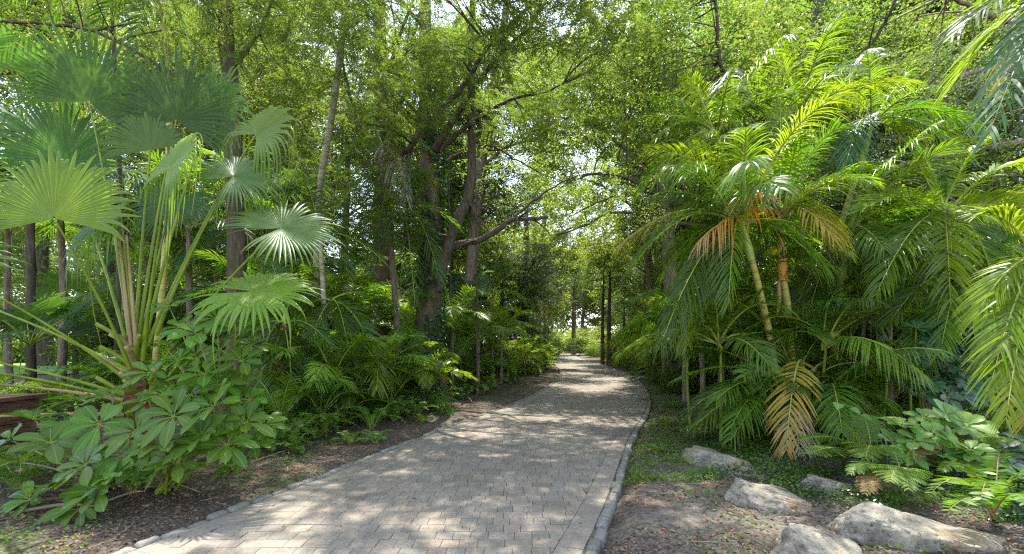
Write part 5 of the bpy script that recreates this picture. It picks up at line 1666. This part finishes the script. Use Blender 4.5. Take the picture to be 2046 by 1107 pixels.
strap(905, 788, 'clump of long strap leaves growing at the foot of the ivy clad tree', 301, 18, 1.1)
strap(925, 800, 'smaller strap leaved clump at the edge of the fern bed', 302, 13, .8)
strap(610, 880, 'strap leaved tuft in shade near the kerb below the slender palm', 303, 12, .5)

# wooden box at the edge of the picture
def beam(mb, c, sx, sy, sz, j=.004, seed=0):
    rng = np.random.default_rng(seed)
    P = np.array([[x, y, z] for x in (-1, 1) for y in (-1, 1) for z in (-1, 1)], float) * [sx / 2, sy / 2, sz / 2] + c + rng.normal(0, j, (8, 3))
    mb.add(P, [[0, 1, 3, 2], [4, 6, 7, 5], [0, 4, 5, 1], [2, 3, 7, 6], [0, 2, 6, 4], [1, 5, 7, 3]])


M['wood'] = solid_mat('weathered_brown_wood', [(.3, (.05, .025, .015)), (.6, (.14, .075, .045)), (.8, (.24, .15, .1))], 4, (1, 1, 6), .8, .5, 14)
wb = gp((-20 - CXP) / FPX * 6.4, 6.4)
t = thing('wooden_box', 'brown weathered wooden box half hidden behind the low palm stalks', 'box', wb)
bm_, lm_ = MB(), MB()
zt = at(0, 800, 6.4)[2]
for k in range(4):
    z0 = wb[2] + (zt - wb[2]) * (k + .5) / 4
    beam(bm_, np.array([wb[0], 6.4, z0]), .8, .6, (zt - wb[2]) / 4 - .012, .004, k)
beam(lm_, np.array([wb[0], 6.4, zt + .03]), .92, .72, .05, .003, 9)
part('body', bm_, M['wood'], t, False)
part('lid', lm_, M['wood'], t, False)

# ------------------------------------------------------------------ lawn, litter and low growth
mb = MB()
xs, ys = np.linspace(-62, -16, 40), np.linspace(20, 48, 30)
X, Y = np.meshgrid(xs, ys)
ed = np.array([mnoise.noise(Vector((a * .2, b * .2, 5))) for a, b in zip(X.ravel(), Y.ravel())])
mb.add(np.c_[X.ravel(), Y.ravel(), gz(X.ravel(), Y.ravel()) + .05], [[j * 40 + i, j * 40 + i + 1, (j + 1) * 40 + i + 1, (j + 1) * 40 + i] for j in range(29) for i in range(39)])
tag(link('lawn', mb.mesh('lawn', solid_mat('lawn_turf', [(.3, (.09, .19, .03)), (.7, (.17, .30, .05))], 3, bump=.8, bscale=60))), kind='structure')


def scatter(n, x0, x1, y0, y1, rng, test, margin=.02):
    """random points on the soil that pass a test on (x, y, distance outside the path, noise)"""
    out = []
    x = rng.uniform(x0, x1, n)
    y = y0 + (y1 - y0) * rng.random(n) ** 1.7
    sd, _ = path_sd(x, y)
    for a, b, s in zip(x, y, sd):
        d = abs(s) - HW
        if d < margin: continue
        if test(a, b, d, s): out.append((a, b))
    P = np.array(out)
    return np.c_[P, gz(P[:, 0], P[:, 1])]


def leaf_quads(P, rng, L0, L1, wr, lift, flat=.35, per=1, spread=0.0):
    P = np.repeat(P, per, 0)
    n = len(P)
    P = P + np.c_[rng.normal(0, spread, (n, 2)), rng.uniform(0, lift, n)]
    a = rng.uniform(0, 6.28, n)
    up = nrm(np.c_[rng.normal(0, flat, (n, 2)), np.ones(n)])
    d = np.c_[np.cos(a), np.sin(a), np.zeros(n)]
    d = nrm(d - (d * up).sum(1)[:, None] * up)
    s = np.cross(up, d)
    L = rng.uniform(L0, L1, n)[:, None]
    W = L * wr
    V = np.stack([P - d * L / 2, P + s * W / 2 + up * W * .2, P + d * L / 2, P - s * W / 2 + up * W * .2], 1)
    return V, np.arange(n * 4).reshape(-1, 4)


def stuff_leaves(name, P, mat, rng, *a, **k):
    V, F = leaf_quads(P, rng, *a, **k)
    mb = MB()
    mb.add(V, F)
    tag(link(name, mb.mesh(name, M[mat], smooth=False)), kind='stuff')


def nz(a, b, s, o):
    return mnoise.noise(Vector((a * s, b * s, o)))


rng = np.random.default_rng(401)
stuff_leaves('leaf_litter', scatter(60000, -9, 9, 2.2, 30, rng, lambda a, b, d, s: nz(a, b, .8, 2) > -.25), 'litter', rng, .015, .07, .45, .014, .4)
stuff_leaves('dry_leaves', scatter(60000, -5, 6, 2.3, 9.5, rng, lambda a, b, d, s: nz(a, b, 1.1, 33) > (-.3 if s > 0 else -.12)), 'litter', rng, .012, .05, .42, .016, .5)
# small leaves fallen onto the pavers
xs_ = rng.uniform(-4, 7, 2600)
ys_ = 3 + 22 * rng.random(2600) ** 1.5
sd_, _i = path_sd(xs_, ys_)
k_ = (np.abs(sd_) < HW - .1) & ((rng.random(2600) < .22) | (np.abs(sd_) > HW - .5))
stuff_leaves('fallen_leaves', np.c_[xs_[k_], ys_[k_], np.full(k_.sum(), .004)], 'litter', rng, .01, .05, .5, .006, .25)


def cover_test(a, b, d, s):
    if s < 0:                                             # outer side: strip between kerb and clump, and around the rocks
        if b < 4.9: return nz(a, b, 1.4, 51) > .22
        if b < 9 and a < 3.2:
            return d < 1.6 and b > 4.9 and nz(a, b, .9, 4) > -.25 + (.5 if b < 5.6 else 0)
        return nz(a, b, .7, 7) > .0 and b > 4.0
    if b < 4.6: return a < -3.4 and nz(a, b, .8, 4) > -.2 and b < 4.2
    return nz(a, b, .6, 9) > .05 and d > .5


stuff_leaves('ground_cover', scatter(30000, -11, 9, 2.0, 26, rng, cover_test, .03), 'cover', rng, .018, .042, .62, .07, .6, per=4, spread=.05)
stuff_leaves('creeping_cover', scatter(9000, .8, 5.2, 5.2, 20, rng, lambda a, b, d, s: s < 0 and d < 2.0 - (.9 if b < 6.5 else 0) and nz(a, b, 1.3, 14) > -.32), 'cover', rng, .016, .036, .66, .075, .6, per=6, spread=.06)
stuff_leaves('undergrowth', scatter(5200, -14, 12, 6.5, 32, rng, lambda a, b, d, s: d > (1.0 if s > 0 else 1.9) and nz(a, b, .5, 19) > -.1), 'shrub', rng, .05, .11, .5, .42, .7, per=7, spread=.16)
stuff_leaves('trailing_cover', scatter(9000, 1.5, 7.5, 3.9, 9, rng, lambda a, b, d, s: s < 0 and d > (1.5 if b < 5.2 else .9) + max(0, 4.9 - b) * 1.0 and nz(a, b, 1.1, 24) > -.22), 'ivy', rng, .022, .048, .7, .10, .6, per=4, spread=.07)
stuff_leaves('trailing_creeper', scatter(5000, 1.8, 6.5, 4.3, 8, rng, lambda a, b, d, s: s < 0 and d > 1.2 + max(0, 4.9 - b) and nz(a, b, 1.3, 44) > -.05), 'cover', rng, .02, .042, .7, .12, .6, per=4, spread=.06)
# twigs
tw = MB()
P = scatter(900, -8, 8, 2.4, 14, rng, lambda a, b, d, s: True)
for p in P[:520]:
    a = rng.uniform(0, 6.28)
    L = rng.uniform(.08, .5)
    e = p + np.array([math.cos(a) * L, math.sin(a) * L, .01])
    tube(tw, bez(p + [0, 0, .008], (p + e) / 2 + rng.normal(0, .03, 3) * [1, 1, .3] + [0, 0, .012], e, np.linspace(0, 1, 5)), [.004, .0025, .0012], 4, cap=False)
tag(link('twig_litter', tw.mesh('twig_litter', M['twig'])), kind='stuff')
# a few surface roots and fallen stalks near the umbrella trees
for i, (a, b, r) in enumerate([((20, 1035), (190, 1015), .018), ((200, 1010), (290, 985), .014), ((290, 978), (400, 985), .012), ((480, 935), (640, 885), .010)]):
    o = MB()
    p, q = G(*a), G(*b)
    tube(o, smooth_path([p + [0, 0, .01], (p + q) / 2 + [0, .08, .03], q + [0, 0, .01]], 16), [r, r * .9, r * .5], 7, .08, i)
    tag(link('fallen_branch', o.mesh('fallen_branch', M['twig'])),
        ['long bent fallen branch at the kerb corner under umbrella leaves', 'dark curved root lying under the lowest umbrella leaves', 'straight fallen stick on bare soil below the umbrella trees', 'thin fallen stick running along the kerb'][i], 'branch')

# far wood closing the view
rng = np.random.default_rng(500)
fw = MB()
C = []
for k in range(900):
    a = rng.uniform(-1.0, 1.0)
    R_ = rng.uniform(105, 135)
    C.append((math.sin(a) * R_, math.cos(a) * R_, rng.uniform(0, 1) ** .8 * 26))
add_sprays(fw, np.array(C), 'big', 6.0, rng)
for k in range(5):
    add_sprays(fw, np.array(C) + rng.normal(0, 3, (len(C), 3)), 'big', 5.0, rng)
tag(link('far_woods', fw.mesh('far_woods', M['broad'], smooth=False)), kind='stuff')

# ------------------------------------------------------------------ light, air, camera
SUN_EL, SUN_AZ = math.radians(68), math.radians(8)        # azimuth clockwise from the view direction
sd = D.lights.new('sun', 'SUN')
sd.energy = 2.8
sd.angle = math.radians(.53)
sd.color = (1.0, .95, .86)
so = D.objects.new('sun', sd)
COL.objects.link(so)
dirv = Vector((math.sin(SUN_AZ) * math.cos(SUN_EL), math.cos(SUN_AZ) * math.cos(SUN_EL), math.sin(SUN_EL)))
so.rotation_euler = dirv.to_track_quat('Z', 'Y').to_euler()
so.location = (0, 0, 30)

w = D.worlds.new('World')
SC.world = w
w.use_nodes = True
nt = w.node_tree
nt.nodes.clear()
sky = nd(nt, 'ShaderNodeTexSky', sky_type='NISHITA')
sky.sun_disc = False
sky.sun_elevation = SUN_EL
sky.sun_rotation = SUN_AZ
hz = nd(nt, 'ShaderNodeHueSaturation')                     # thin summer haze: a paler sky
hz.inputs['Saturation'].default_value = .7
nt.links.new(sky.outputs[0], hz.inputs['Color'])
bg = nd(nt, 'ShaderNodeBackground')
bg.inputs['Strength'].default_value = .15
nt.links.new(hz.outputs[0], bg.inputs['Color'])
out = nd(nt, 'ShaderNodeOutputWorld')
nt.links.new(bg.outputs[0], out.inputs[0])

cd = D.cameras.new('camera')
cd.sensor_width = 36
cd.lens = 36 * FPX / 2046
cd.shift_y = (HOR - 553.5) / 2046
cd.clip_start = .05
cd.clip_end = 600
co = D.objects.new('camera', cd)
COL.objects.link(co)
co.location = (0, 0, CAM_H)
co.rotation_euler = (math.radians(90), 0, 0)
SC.camera = co

SC.view_settings.view_transform = 'Standard'
SC.view_settings.look = 'None'
SC.view_settings.exposure = 2.35
SC.view_settings.gamma = 1
SC.view_settings.use_curve_mapping = False
SC.render.engine = 'CYCLES'
cy = SC.cycles
SC.cycles.filter_width = 1.25
cy.max_bounces = 14
cy.diffuse_bounces = 8
cy.glossy_bounces = 3
cy.transmission_bounces = 10
cy.transparent_max_bounces = 8
cy.sample_clamp_indirect = 6
cy.caustics_reflective = False
cy.caustics_refractive = False
cy.use_denoising = False
cy.use_adaptive_sampling = False
for o in D.objects:
    if '_o' in o: del o['_o']
